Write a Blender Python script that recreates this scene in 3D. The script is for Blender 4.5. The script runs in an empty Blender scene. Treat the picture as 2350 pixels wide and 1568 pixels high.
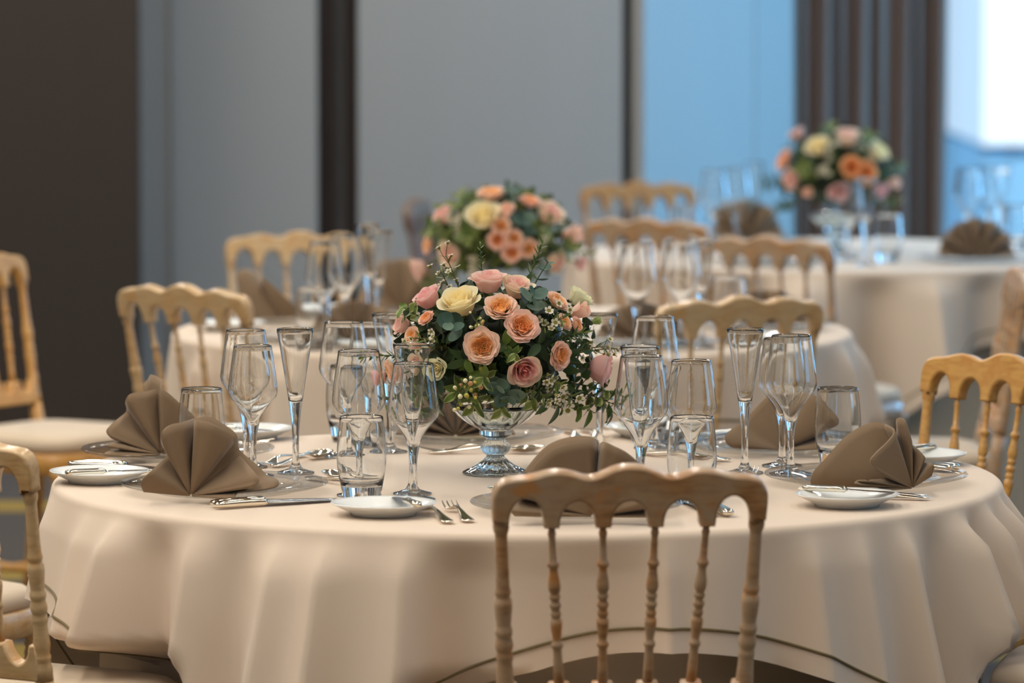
import bpy, bmesh, math, random
from mathutils import Vector, Matrix, Quaternion

random.seed(7)
PI = math.pi
sc = bpy.context.scene
COL = sc.collection

# ------------------------------------------------------------------ camera model
F = 10770.0                    # focal length in pixels of the 2350 wide frame
HC = 1.598                     # eye height
PITCH = math.atan(879 / F)
TZ = 0.75                      # table top
CP, SP = math.cos(PITCH), math.sin(PITCH)
FWD = Vector((0, CP, -SP)); UPV = Vector((0, SP, CP)); RGT = Vector((1, 0, 0))
CAM = Vector((0, 0, HC))

def ray(px, py):
    return (FWD + RGT * ((px - 1175) / F) + UPV * ((784 - py) / F)).normalized()

def at(px, py, z=TZ):
    d = ray(px, py)
    t = (z - HC) / d.z
    return CAM + d * t

def at_depth(px, py, y):
    d = ray(px, py)
    return CAM + d * (y / d.y)

def X_at(px, y):
    return (px - 1175) / F * y

# ------------------------------------------------------------------ materials
def lin(c):
    return tuple(((v / 255) / 12.92 if v / 255 <= 0.04045 else ((v / 255 + 0.055) / 1.055) ** 2.4) for v in c) + (1,)

def new_mat(name):
    m = bpy.data.materials.new(name)
    m.use_nodes = True
    nt = m.node_tree
    return m, nt, nt.nodes, nt.links, nt.nodes['Principled BSDF']

def setp(b, **kw):
    for k, v in kw.items():
        b.inputs[k.replace('_', ' ')].default_value = v

def plain(name, rgb, rough=0.6, metal=0.0, spec=0.5):
    m, nt, n, l, b = new_mat(name)
    b.inputs['Base Color'].default_value = lin(rgb)
    b.inputs['Roughness'].default_value = rough
    b.inputs['Metallic'].default_value = metal
    b.inputs['Specular IOR Level'].default_value = spec
    return m

def wood(name, base, wash, grain, worn, rough=0.33, wash_amt=0.5):
    """limed / oiled turned wood: stretched grain noise, a patchy wash and worn patches"""
    m, nt, n, l, b = new_mat(name)
    tc = n.new('ShaderNodeTexCoord')
    mp = n.new('ShaderNodeMapping'); mp.inputs['Scale'].default_value = (9, 40, 40)
    l.new(tc.outputs['Object'], mp.inputs['Vector'])
    g = n.new('ShaderNodeTexNoise'); g.inputs['Scale'].default_value = 3.0; g.inputs['Detail'].default_value = 5
    l.new(mp.outputs['Vector'], g.inputs['Vector'])
    p = n.new('ShaderNodeTexNoise'); p.inputs['Scale'].default_value = 16; p.inputs['Detail'].default_value = 3
    l.new(tc.outputs['Object'], p.inputs['Vector'])
    q = n.new('ShaderNodeTexNoise'); q.inputs['Scale'].default_value = 27; q.inputs['Detail'].default_value = 2
    l.new(tc.outputs['Object'], q.inputs['Vector'])
    mx1 = n.new('ShaderNodeMix'); mx1.data_type = 'RGBA'
    mx1.inputs['A'].default_value = lin(base); mx1.inputs['B'].default_value = lin(grain)
    r1 = n.new('ShaderNodeMapRange'); r1.inputs['From Min'].default_value = 0.42; r1.inputs['From Max'].default_value = 0.66
    l.new(g.outputs['Fac'], r1.inputs['Value']); l.new(r1.outputs['Result'], mx1.inputs['Factor'])
    mx2 = n.new('ShaderNodeMix'); mx2.data_type = 'RGBA'
    r2 = n.new('ShaderNodeMapRange'); r2.inputs['From Min'].default_value = 0.36; r2.inputs['From Max'].default_value = 0.62
    r2.inputs['To Max'].default_value = wash_amt
    l.new(p.outputs['Fac'], r2.inputs['Value']); l.new(r2.outputs['Result'], mx2.inputs['Factor'])
    l.new(mx1.outputs['Result'], mx2.inputs['A']); mx2.inputs['B'].default_value = lin(wash)
    mx3 = n.new('ShaderNodeMix'); mx3.data_type = 'RGBA'
    r3 = n.new('ShaderNodeMapRange'); r3.inputs['From Min'].default_value = 0.55; r3.inputs['From Max'].default_value = 0.68
    r3.inputs['To Max'].default_value = 0.75
    l.new(q.outputs['Fac'], r3.inputs['Value']); l.new(r3.outputs['Result'], mx3.inputs['Factor'])
    l.new(mx2.outputs['Result'], mx3.inputs['A']); mx3.inputs['B'].default_value = lin(worn)
    l.new(mx3.outputs['Result'], b.inputs['Base Color'])
    b.inputs['Roughness'].default_value = rough
    b.inputs['Coat Weight'].default_value = 0.25
    b.inputs['Coat Roughness'].default_value = 0.18
    return m

def fabric(name, rgb, var=0.06, scale=700, bump=0.12, sheen=0.25, rough=0.85):
    m, nt, n, l, b = new_mat(name)
    tc = n.new('ShaderNodeTexCoord')
    nz = n.new('ShaderNodeTexNoise'); nz.inputs['Scale'].default_value = scale; nz.inputs['Detail'].default_value = 2
    l.new(tc.outputs['Object'], nz.inputs['Vector'])
    n2 = n.new('ShaderNodeTexNoise'); n2.inputs['Scale'].default_value = 6; n2.inputs['Detail'].default_value = 3
    l.new(tc.outputs['Object'], n2.inputs['Vector'])
    mx = n.new('ShaderNodeMix'); mx.data_type = 'RGBA'
    c = lin(rgb)
    mx.inputs['A'].default_value = tuple(v * (1 - var) for v in c[:3]) + (1,)
    mx.inputs['B'].default_value = tuple(min(1, v * (1 + var)) for v in c[:3]) + (1,)
    ad = n.new('ShaderNodeMath'); ad.operation = 'ADD'
    l.new(nz.outputs['Fac'], ad.inputs[0]); l.new(n2.outputs['Fac'], ad.inputs[1])
    hf = n.new('ShaderNodeMath'); hf.operation = 'MULTIPLY'; hf.inputs[1].default_value = 0.5
    l.new(ad.outputs[0], hf.inputs[0]); l.new(hf.outputs[0], mx.inputs['Factor'])
    l.new(mx.outputs['Result'], b.inputs['Base Color'])
    b.inputs['Roughness'].default_value = rough
    b.inputs['Sheen Weight'].default_value = sheen
    b.inputs['Sheen Roughness'].default_value = 0.4
    b.inputs['Specular IOR Level'].default_value = 0.25
    bp = n.new('ShaderNodeBump'); bp.inputs['Strength'].default_value = bump; bp.inputs['Distance'].default_value = 0.0006
    l.new(nz.outputs['Fac'], bp.inputs['Height']); l.new(bp.outputs['Normal'], b.inputs['Normal'])
    return m

def glass(name, rgb=(253, 254, 254), rough=0.0, ior=1.48):
    m, nt, n, l, b = new_mat(name)
    b.inputs['Base Color'].default_value = lin(rgb)
    b.inputs['Roughness'].default_value = rough
    b.inputs['IOR'].default_value = ior
    b.inputs['Transmission Weight'].default_value = 1.0
    tc = n.new('ShaderNodeTexCoord'); mp = n.new('ShaderNodeMapping'); mp.inputs['Scale'].default_value = (60, 60, 9)
    l.new(tc.outputs['Object'], mp.inputs['Vector'])
    nz = n.new('ShaderNodeTexNoise'); nz.inputs['Scale'].default_value = 1.0; nz.inputs['Detail'].default_value = 1
    l.new(mp.outputs['Vector'], nz.inputs['Vector'])
    bp = n.new('ShaderNodeBump'); bp.inputs['Strength'].default_value = 0.35; bp.inputs['Distance'].default_value = 0.0012
    l.new(nz.outputs['Fac'], bp.inputs['Height']); l.new(bp.outputs['Normal'], b.inputs['Normal'])
    return m

def pigment(name, rough=0.55, trans=0.25):
    """flower petal: pigment stored per petal, thin and slightly translucent"""
    m, nt, n, l, b = new_mat(name)
    a = n.new('ShaderNodeVertexColor'); a.layer_name = 'pigment'
    l.new(a.outputs['Color'], b.inputs['Base Color'])
    b.inputs['Roughness'].default_value = rough
    b.inputs['Specular IOR Level'].default_value = 0.25
    b.inputs['Sheen Weight'].default_value = 0.15
    tr = n.new('ShaderNodeBsdfTranslucent'); l.new(a.outputs['Color'], tr.inputs['Color'])
    ms = n.new('ShaderNodeMixShader'); ms.inputs['Fac'].default_value = trans
    l.new(b.outputs[0], ms.inputs[1]); l.new(tr.outputs[0], ms.inputs[2])
    l.new(ms.outputs[0], n['Material Output'].inputs['Surface'])
    return m

M = {}
M['cloth'] = fabric('beige_linen', (219, 201, 182), var=0.05, scale=900, bump=0.10, sheen=0.15)
M['undercloth'] = fabric('underlay_linen', (200, 182, 158), var=0.04, scale=900, bump=0.10, sheen=0.15)
M['piping'] = fabric('olive_piping', (118, 104, 72), var=0.1, scale=1500)
M['napkin'] = fabric('taupe_napkin', (130, 109, 86), var=0.05, scale=1300, bump=0.15, sheen=0.2)
M['seat'] = fabric('seat_fabric', (205, 186, 162), var=0.04, scale=800)
M['limed'] = wood('limed_wood', (190, 146, 102), (190, 168, 142), (160, 116, 76), (206, 140, 72), wash_amt=0.75)
M['pale'] = wood('pale_limed_wood', (208, 172, 122), (208, 184, 146), (186, 146, 98), (200, 152, 94), wash_amt=0.6)
M['honey'] = wood('honey_wood', (208, 158, 86), (214, 170, 104), (186, 130, 62), (196, 138, 70), wash_amt=0.4)
M['amber'] = wood('amber_wood', (186, 132, 70), (186, 140, 82), (156, 104, 50), (172, 112, 52), wash_amt=0.4)
M['shadowed'] = wood('shadowed_wood', (120, 92, 70), (128, 104, 84), (98, 72, 54), (120, 88, 60), wash_amt=0.4)  # darker wood colour stands in for a chair in shadow
M['glass'] = glass('clear_glass')
def thin_glass(name, rgb):
    m, nt, n, l, b = new_mat(name)
    t = n.new('ShaderNodeBsdfTransparent'); t.inputs['Color'].default_value = lin(rgb)
    g = n.new('ShaderNodeBsdfGlossy'); g.inputs['Roughness'].default_value = 0.03; g.inputs['Color'].default_value = (.9, .92, .92, 1)
    lw = n.new('ShaderNodeLayerWeight'); lw.inputs['Blend'].default_value = 0.5
    pw = n.new('ShaderNodeMath'); pw.operation = 'POWER'; pw.inputs[1].default_value = 5.0
    l.new(lw.outputs['Facing'], pw.inputs[0])
    f = n.new('ShaderNodeMath'); f.operation = 'MULTIPLY_ADD'; f.inputs[1].default_value = 0.5; f.inputs[2].default_value = 0.04
    l.new(pw.outputs[0], f.inputs[0])
    x = n.new('ShaderNodeMixShader')
    l.new(f.outputs[0], x.inputs['Fac']); l.new(t.outputs[0], x.inputs[1]); l.new(g.outputs[0], x.inputs[2])
    l.new(x.outputs[0], n['Material Output'].inputs['Surface'])
    return m
M['charger'] = thin_glass('charger_glass', (236, 235, 233))
M['crystal'] = glass('cut_crystal', (240, 246, 244), ior=1.54)
M['porcelain'] = plain('white_porcelain', (232, 234, 232), 0.12)
M['silver'] = plain('polished_silver', (236, 228, 212), 0.13, 1.0)
M['steel'] = plain('knife_steel', (190, 190, 192), 0.16, 1.0)
M['petal'] = pigment('petal', 0.6, 0.42)
M['leafcol'] = pigment('leaf', 0.42, 0.15)
M['stemgreen'] = plain('green_stem', (74, 92, 46), 0.6)
M['brownstem'] = plain('brown_stem', (96, 74, 48), 0.7)

# wall and room materials
def wallmat(name, rgb, rough=0.7, sx=60, amt=0.06):
    m, nt, n, l, b = new_mat(name)
    tc = n.new('ShaderNodeTexCoord'); mp = n.new('ShaderNodeMapping')
    mp.inputs['Scale'].default_value = (sx, sx, 1.2)
    l.new(tc.outputs['Object'], mp.inputs['Vector'])
    nz = n.new('ShaderNodeTexNoise'); nz.inputs['Scale'].default_value = 1; nz.inputs['Detail'].default_value = 4
    l.new(mp.outputs['Vector'], nz.inputs['Vector'])
    mx = n.new('ShaderNodeMix'); mx.data_type = 'RGBA'; c = lin(rgb)
    mx.inputs['A'].default_value = tuple(v * (1 - amt) for v in c[:3]) + (1,)
    mx.inputs['B'].default_value = tuple(v * (1 + amt) for v in c[:3]) + (1,)
    l.new(nz.outputs['Fac'], mx.inputs['Factor']); l.new(mx.outputs['Result'], b.inputs['Base Color'])
    b.inputs['Roughness'].default_value = rough
    b.inputs['Specular IOR Level'].default_value = 0.3
    return m

M['panel'] = wallmat('grey_panel', (158, 156, 152), 0.55, 20, 0.02)
M['darkwood'] = wallmat('dark_panel', (58, 50, 45), 0.6, 90, 0.16)
M['reveal'] = wallmat('dark_reveal', (52, 42, 38), 0.6, 40, 0.1)
M['strip'] = plain('grey_strip', (96, 96, 98), 0.5)
M['ceiling'] = plain('ceiling_paint', (224, 220, 212), 0.9)
M['sidewall'] = plain('side_wall_paint', (146, 136, 124), 0.85)
M['curtain'] = fabric('brown_curtain', (112, 92, 82), var=0.05, scale=300)

def carpet():
    m, nt, n, l, b = new_mat('carpet')
    tc = n.new('ShaderNodeTexCoord')
    w = n.new('ShaderNodeTexWave'); w.wave_type = 'BANDS'; w.bands_direction = 'Y'
    w.inputs['Scale'].default_value = 0.22; w.inputs['Distortion'].default_value = 1.5; w.inputs['Detail'].default_value = 1
    l.new(tc.outputs['Object'], w.inputs['Vector'])
    r = n.new('ShaderNodeValToRGB')
    r.color_ramp.elements[0].position = 0.90; r.color_ramp.elements[0].color = lin((72, 66, 62))
    r.color_ramp.elements[1].position = 0.94; r.color_ramp.elements[1].color = lin((150, 124, 50))
    l.new(w.outputs['Fac'], r.inputs['Fac'])
    nz = n.new('ShaderNodeTexNoise'); nz.inputs['Scale'].default_value = 180
    l.new(tc.outputs['Object'], nz.inputs['Vector'])
    mx = n.new('ShaderNodeMix'); mx.data_type = 'RGBA'; mx.blend_type = 'MULTIPLY'; mx.inputs['Factor'].default_value = 0.4
    l.new(r.outputs['Color'], mx.inputs['A']); l.new(nz.outputs['Fac'], mx.inputs['B'])
    l.new(mx.outputs['Result'], b.inputs['Base Color']); b.inputs['Roughness'].default_value = 0.95
    return m
M['carpet'] = carpet()

def sheer():
    m, nt, n, l, b = new_mat('sheer_voile')
    t = n.new('ShaderNodeBsdfTransparent'); t.inputs['Color'].default_value = (0.93, 0.97, 1, 1)
    tr = n.new('ShaderNodeBsdfTranslucent'); tr.inputs['Color'].default_value = (0.80, 0.88, 0.94, 1)
    df = n.new('ShaderNodeBsdfDiffuse'); df.inputs['Color'].default_value = (0.80, 0.86, 0.9, 1)
    a = n.new('ShaderNodeMixShader'); a.inputs['Fac'].default_value = 0.35
    l.new(tr.outputs[0], a.inputs[1]); l.new(df.outputs[0], a.inputs[2])
    c = n.new('ShaderNodeMixShader'); c.inputs['Fac'].default_value = 0.22
    l.new(t.outputs[0], c.inputs[1]); l.new(a.outputs[0], c.inputs[2])
    l.new(c.outputs[0], n['Material Output'].inputs['Surface'])
    return m
M['sheer'] = sheer()

# ------------------------------------------------------------------ object helpers
def tag(o, label=None, cat=None, group=None, kind=None):
    if label: o['label'] = label
    if cat: o['category'] = cat
    if group: o['group'] = group
    if kind: o['kind'] = kind
    return o

def thing(name, label, cat, loc=(0, 0, 0), rotz=0.0, group=None):
    o = bpy.data.objects.new(name, None); COL.objects.link(o)
    o.empty_display_size = 0.05
    o.location = loc; o.rotation_euler = (0, 0, rotz)
    return tag(o, label, cat, group)

def mk(name, verts, faces, mat, smooth=True, cols=None):
    me = bpy.data.meshes.new(name)
    me.from_pydata([tuple(v) for v in verts], [], faces)
    if mat: me.materials.append(mat)
    if smooth:
        me.polygons.foreach_set('use_smooth', [True] * len(me.polygons))
    if cols:
        ca = me.color_attributes.new('pigment', 'FLOAT_COLOR', 'POINT')
        flat = []
        for c in cols: flat += [c[0], c[1], c[2], 1.0]
        ca.data.foreach_set('color', flat)
    me.update()
    return me

def ob(name, me, parent=None, loc=None):
    o = bpy.data.objects.new(name, me); COL.objects.link(o)
    if parent: o.parent = parent
    if loc: o.location = loc
    return o

def struct(o):
    o['kind'] = 'structure'
    return o

def dup(root, loc, rotz=0.0, label=None, group=None):
    r = root.copy(); COL.objects.link(r); r.location = loc; r.rotation_euler = (0, 0, rotz)
    if label: r['label'] = label
    if group: r['group'] = group
    for ch in list(root.children):
        c = ch.copy(); COL.objects.link(c); c.parent = r
        for g in ch.children:
            d = g.copy(); COL.objects.link(d); d.parent = c
    return r

def catmull(pts, n, closed=False):
    P = [Vector(p) for p in pts]
    m = len(P); out = []
    segs = m if closed else m - 1
    for s in range(n if closed else n + 1):
        t = s / n * segs
        i = min(int(t), segs - 1); f = t - i
        def g(k):
            return P[k % m] if closed else P[max(0, min(m - 1, k))]
        p0, p1, p2, p3 = g(i - 1), g(i), g(i + 1), g(i + 2)
        out.append(0.5 * ((2 * p1) + (p2 - p0) * f + (2 * p0 - 5 * p1 + 4 * p2 - p3) * f * f + (3 * p1 - p0 - 3 * p2 + p3) * f ** 3))
    return out

def lathe(prof, n=40, flute=None):
    """prof: list of (r, z) or (r, z, a) with a = depth of n-fold fluting"""
    V = []; Fc = []; rings = []
    for p in prof:
        r, z = p[0], p[1]; a = p[2] if len(p) > 2 else 0
        if r < 1e-6:
            V.append((0, 0, z)); rings.append([len(V) - 1]); continue
        ring = []
        for k in range(n):
            t = 2 * PI * k / n
            rr = r * (1 + (a * math.cos(t * flute) if a else 0))
            V.append((rr * math.cos(t), rr * math.sin(t), z)); ring.append(len(V) - 1)
        rings.append(ring)
    for i in range(len(rings) - 1):
        A, B = rings[i], rings[i + 1]
        if len(A) == 1 and len(B) == 1: continue
        for k in range(n):
            k2 = (k + 1) % n
            if len(A) == 1: Fc.append((A[0], B[k2], B[k]))
            elif len(B) == 1: Fc.append((A[k], A[k2], B[0]))
            else: Fc.append((A[k], A[k2], B[k2], B[k]))
    return V, Fc

def tube(path, rad, n=8, closed=False, cap=True):
    V = []; Fc = []
    m = len(path); P = [Vector(p) for p in path]
    rads = rad if isinstance(rad, (list, tuple)) else [rad] * m
    nrm = None
    for i in range(m):
        if closed: t = P[(i + 1) % m] - P[i - 1]
        else: t = P[min(i + 1, m - 1)] - P[max(i - 1, 0)]
        t.normalize()
        if nrm is None:
            nrm = t.orthogonal().normalized()
        nrm = (nrm - t * nrm.dot(t))
        if nrm.length < 1e-6: nrm = t.orthogonal()
        nrm.normalize()
        b = t.cross(nrm)
        for k in range(n):
            a = 2 * PI * k / n
            V.append(P[i] + (nrm * math.cos(a) + b * math.sin(a)) * rads[i])
    for i in range(m if closed else m - 1):
        j = (i + 1) % m
        for k in range(n):
            k2 = (k + 1) % n
            Fc.append((i * n + k, i * n + k2, j * n + k2, j * n + k))
    if cap and not closed:
        Fc.append(tuple(range(n - 1, -1, -1))); Fc.append(tuple((m - 1) * n + k for k in range(n)))
    return V, Fc

def join(parts):
    V = []; Fc = []
    for v, f in parts:
        b = len(V); V += list(v); Fc += [tuple(b + i for i in q) for q in f]
    return V, Fc

def boxv(x0, x1, y0, y1, z0, z1):
    V = [(x0, y0, z0), (x1, y0, z0), (x1, y1, z0), (x0, y1, z0), (x0, y0, z1), (x1, y0, z1), (x1, y1, z1), (x0, y1, z1)]
    return V, [(0, 3, 2, 1), (4, 5, 6, 7), (0, 1, 5, 4), (1, 2, 6, 5), (2, 3, 7, 6), (3, 0, 4, 7)]

def box(name, x0, x1, y0, y1, z0, z1, mat, parent=None):
    V, Fc = boxv(x0, x1, y0, y1, z0, z1)
    return ob(name, mk(name, V, Fc, mat, smooth=False), parent)

def loft(secs, n=12, power=2.4):
    """secs: (y, zc, halfwidth, halfthick, xc) along y, closed ends"""
    V = []; Fc = []
    for s in secs:
        y, zc, hw, ht = s[:4]; xc = s[4] if len(s) > 4 else 0
        for k in range(n):
            a = 2 * PI * k / n
            c, d = math.cos(a), math.sin(a)
            V.append((xc + hw * math.copysign(abs(c) ** (2 / power), c), y, zc + ht * math.copysign(abs(d) ** (2 / power), d)))
    for i in range(len(secs) - 1):
        for k in range(n):
            k2 = (k + 1) % n
            Fc.append((i * n + k, (i + 1) * n + k, (i + 1) * n + k2, i * n + k2))
    Fc.append(tuple(range(n))); Fc.append(tuple((len(secs) - 1) * n + k for k in range(n - 1, -1, -1)))
    return V, Fc

# ------------------------------------------------------------------ room
YB = 16.0
RX0, RX1, RY0, RY1, RZ = -4.6, 4.3, -2.6, 18.2, 3.3
struct(box('floor', RX0, RX1, RY0, RY1, -0.1, 0, M['carpet']))
struct(box('ceiling', RX0, RX1, RY0, RY1, RZ, RZ + 0.1, M['ceiling']))
struct(box('wall_left', RX0 - 0.1, RX0, RY0, RY1, 0, RZ, M['sidewall']))
struct(box('wall_front', RX0, RX1, RY0 - 0.1, RY0, 0, RZ, M['sidewall']))
struct(box('wall_right', RX1, RX1 + 0.1, RY0, RY1, 0, RZ, M['sidewall']))
# back wall: dark timber bay, grey panels with dark reveals between, the window bay on the right
yl = 15.2
struct(box('trim_1', RX0, X_at(319, yl), yl, yl + 0.08, 0, RZ, M['darkwood']))                 # dark timber bay
struct(box('wall_back', RX0, X_at(1815, YB + 1.4), YB + 1.3, YB + 1.4, 0, RZ, M['reveal']))
struct(box('trim_2', X_at(300, YB), X_at(389, YB), YB, YB + 0.05, 0, RZ, M['panel']))
struct(box('trim_3', X_at(391.5, YB), X_at(728, YB), YB - 0.004, YB + 0.05, 0, RZ, M['panel']))
struct(box('trim_4', X_at(822, YB), X_at(1428, YB), YB, YB + 0.05, 0, RZ, M['panel']))
struct(box('trim_5', X_at(722, YB + .1), X_at(768, YB + .1), YB + 0.10, YB + 0.16, 0, RZ, M['reveal']))
struct(box('trim_6', X_at(768, YB + .16), X_at(792, YB + .16), YB + 0.16, YB + 0.2, 0, RZ, M['strip']))
struct(box('trim_7', X_at(792, YB + .1), X_at(830, YB + .1), YB + 0.10, YB + 0.16, 0, RZ, M['reveal']))
struct(box('trim_8', X_at(1420, YB + .1), X_at(1476, YB + .1), YB + 0.08, YB + 0.2, 0, RZ, M['reveal']))
# angled leaf of the panelling turned towards the windows
def angled(name, pxa, ya, pxb, yb, mat, th=0.05):
    a = Vector((X_at(pxa, ya), ya, 0)); b = Vector((X_at(pxb, yb), yb, 0))
    d = (b - a).normalized(); nr = Vector((-d.y, d.x, 0)) * th
    P = [a, b, b + nr, a + nr]
    V = [(p.x, p.y, 0) for p in P] + [(p.x, p.y, RZ) for p in P]
    return struct(ob(name, mk(name, V, [(0, 3, 2, 1), (4, 5, 6, 7), (0, 1, 5, 4), (1, 2, 6, 5), (2, 3, 7, 6), (3, 0, 4, 7)], mat, False)))
angled('trim_9', 1477, YB + 0.0, 1731, YB + 0.55, M['panel'])
angled('trim_10', 1733, YB + 0.552, 1830, YB + 0.8, M['panel'])
# window bay
yw = YB + 0.95
wx0, wx1 = X_at(2100, yw), 2.75
V1, F1 = boxv(X_at(1805, yw), wx0, yw, yw + 0.1, 0, RZ)
V2, F2 = boxv(wx0, wx1, yw, yw + 0.1, 2.9, RZ)
V3, F3 = boxv(wx0, wx1, yw, yw + 0.1, 0, 0.15)
V4, F4 = boxv(wx1, RX1, yw, yw + 0.1, 0, RZ)
wv, wf = join([(V1, F1), (V2, F2), (V3, F3), (V4, F4)])
struct(ob('wall_window', mk('wall_window', wv, wf, M['sidewall'], False)))
fr = join([boxv(wx0, wx0 + 0.05, yw + 0.02, yw + 0.08, 0.15, 2.9), boxv(wx1 - 0.05, wx1, yw + 0.02, yw + 0.08, 0.15, 2.9),
           boxv(wx0 + 0.05, wx1 - 0.05, yw + 0.02, yw + 0.08, 2.85, 2.9), boxv(wx0 + 0.05, wx1 - 0.05, yw + 0.02, yw + 0.08, 0.15, 0.2)])
struct(ob('window_1', mk('window_1', fr[0], fr[1], plain('window_frame', (210, 212, 214), 0.4), False)))

WF = plain('window_frame_paint', (210, 212, 214), 0.4)
for k_, (yc, hw_) in enumerate(((15.2, .7), (11.5, .8), (7.0, .55))):          # windows of the right-hand wall
    z0, z1, x0, x1 = .45, 2.95, RX1 - .05, RX1
    v_, f_ = join([boxv(x0, x1, yc - hw_ - .06, yc - hw_, z0, z1), boxv(x0, x1, yc + hw_, yc + hw_ + .06, z0, z1),
                   boxv(x0, x1, yc - hw_, yc + hw_, z0, z0 + .06), boxv(x0, x1, yc - hw_, yc + hw_, z1 - .06, z1)])
    struct(ob('window_%d' % (k_ + 2), mk('window_%d' % (k_ + 2), v_, f_, WF, False)))

def drape(name, x0, x1, y, z0, z1, nfold, amp, mat, seed, label, cat):
    rnd = random.Random(seed)
    V = []; Fc = []
    n = nfold * 14; zs = [z0 + (z1 - z0) * i / 6 for i in range(7)]
    ph = [rnd.uniform(-0.9, 0.9) for _ in range(nfold + 2)]
    am = [rnd.uniform(0.5, 1.2) for _ in range(nfold + 2)]
    for z in zs:
        for k in range(n + 1):
            u = k / n; f = u * nfold; i = int(f)
            t = f - i
            a = am[i] * (1 - t) + am[i + 1] * t; p = ph[i] * (1 - t) + ph[i + 1] * t
            V.append((x0 + (x1 - x0) * u + 0.012 * math.sin(f * 2 * PI * .5 + z), y + amp * a * math.sin(2 * PI * f + p), z))
    for i in range(6):
        for k in range(n):
            Fc.append((i * (n + 1) + k, i * (n + 1) + k + 1, (i + 1) * (n + 1) + k + 1, (i + 1) * (n + 1) + k))
    o = ob(name, mk(name, V, Fc, mat))
    return tag(o, label, cat)
cy_ = yw - 0.16
drape('curtain', X_at(1812, cy_), X_at(2165, cy_), cy_, 0.01, 3.2, 8, 0.032, M['curtain'], 3,
      'dark brown floor-length curtain hanging beside the bright window', 'curtain')
drape('sheer_curtain', X_at(2080, yw - .05), 2.8, yw - 0.05, 0.01, 3.2, 12, 0.022, M['sheer'], 5,
      'white sheer curtain glowing in front of the bright window', 'curtain')
# what stands outside the window
def emis_free_white():
    return plain('sunlit_render', (244, 244, 242), 0.9)
eb = thing('exterior_building', 'pale building outside seen through the sheer curtain', 'building', (0, 0, 0))
box('facade', X_at(2255, 32), 7.5, 32, 36, 0.33, 7, emis_free_white(), eb)
box('shadow_base', X_at(2262, 32), 7.5, 32.1, 36, -3, 0.32, plain('shadow_blue_render', (120, 168, 196), 0.9), eb)  # blue shadow of the lower wall is put into its colour
eb['kind'] = 'structure'

# ------------------------------------------------------------------ tablecloths
CHAIRS = [
 (0.165, 6.53, 96, 'limed', 'nearest chair seen from behind, limed brown wood with worn orange edges'),
 (-.873, 6.984, 60, 'pale', 'pale limed chair cut off at the lower left edge, nearest on the left'),
 (.885, 8.36, -137, 'honey', 'honey-coloured chair at the right edge behind the right napkin'),
 (1.20, 7.36, 167, 'pale', 'chair at the lower right corner showing only its beige seat'),
 (-1.30, 8.36, -26, 'pale', 'chair at the left edge, its seat just behind the nearest left chair'),
 (.478, 9.83, 114, 'pale', 'pale wood chair pushed against the middle table at its front right'),
 (-.712, 10.17, 50, 'pale', 'pale chair with glossy golden rail at the left front of the middle table'),
 (-.55, 12.15, -80, 'pale', 'pale chair behind the left napkin of the middle table, against the grey wall'),
 (-1.30, 11.25, -34, 'honey', 'honey wood chair cut by the left edge, facing right before the dark wall'),
 (1.16, 10.72, 180, 'limed', 'chair seen edge-on at the right edge before the far tablecloth'),
 (.651, 11.98, 58, 'limed', 'brown chair at the near side of the far table, behind the middle table glasses'),
 (.368, 12.8, 60, 'limed', 'darker brown chair just right of the middle bouquet'),
 (.40, 14.9, -70, 'amber', 'amber wood chair standing furthest back against the blue wall'),
 (-.28, 13.85, -8, 'shadowed', 'shadow-darkened chair end showing left of the middle bouquet'),
 (1.72, 14.35, 200, 'amber', 'amber chair behind the far table at the right edge'),
]
BACK = 0.19 + 0.4 * math.tan(math.radians(10))
def press(p):
    """a chair seat pushed under the table presses the hanging cloth inwards"""
    for x, y, fdeg, *_ in CHAIRS:
        f = math.radians(fdeg); u = Vector((math.cos(f), math.sin(f), 0)); r = Vector((u.y, -u.x, 0))
        d = p - Vector((x, y, 0)) - u * BACK
        a, b = d.dot(r), d.dot(u)
        if abs(a) > .32 or abs(b) > .5 or p.z > .545: continue
        lim = .198
        if b < lim:
            wx = min(1, max(0, (.32 - abs(a)) / .09)); wz = min(1, max(0, (.545 - p.z) / .05))
            p = p + u * ((lim - b) * wx * wx * (3 - 2 * wx) * wz)
    return p
RT = 0.765
def cloth_pos(cx, cy, R, rot, folds, top, th, rho, flare, rb=0.014):
    if rho <= R:
        return Vector((cx + rho * math.cos(th), cy + rho * math.sin(th), top))
    s = rho - R
    q = rb * PI / 2
    if s < q:
        a = s / rb
        r = R + rb * math.sin(a); z = top - rb * (1 - math.cos(a))
        d = 0
        f = folds(th) * 0.10 * s
    else:
        d = s - q
        g = folds(th)
        f = g * (0.14 * q + min(0.9 * d, 0.030 + 0.27 * d))
        r = R + rb + d * flare; z = top - rb - d * math.sqrt(max(0.05, 1 - flare * flare))
    r += f
    return Vector((cx + r * math.cos(th), cy + r * math.sin(th), z))

def square_rho(th, rot, half):
    a = th - rot
    return half / max(abs(math.cos(a)), abs(math.sin(a)))

def ang(d): return (d + PI) % (2 * PI) - PI

def make_folds(ridges, seed, base=0.25):
    rnd = random.Random(seed)
    ws = [(rnd.randint(5, 9), rnd.uniform(0, 6.28), 0.5), (rnd.randint(10, 15), rnd.uniform(0, 6.28), 0.35), (rnd.randint(17, 24), rnd.uniform(0, 6.28), 0.2)]
    def f(th):
        v = sum(a * math.sin(n * th + p) for n, p, a in ws) * base
        for deg, w, h in ridges:
            d = ang(th - math.radians(deg)) / math.radians(w)
            v += h * (math.exp(-abs(d) ** 1.25) if h > 0 else math.exp(-d * d))
        return v
    return f

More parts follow.
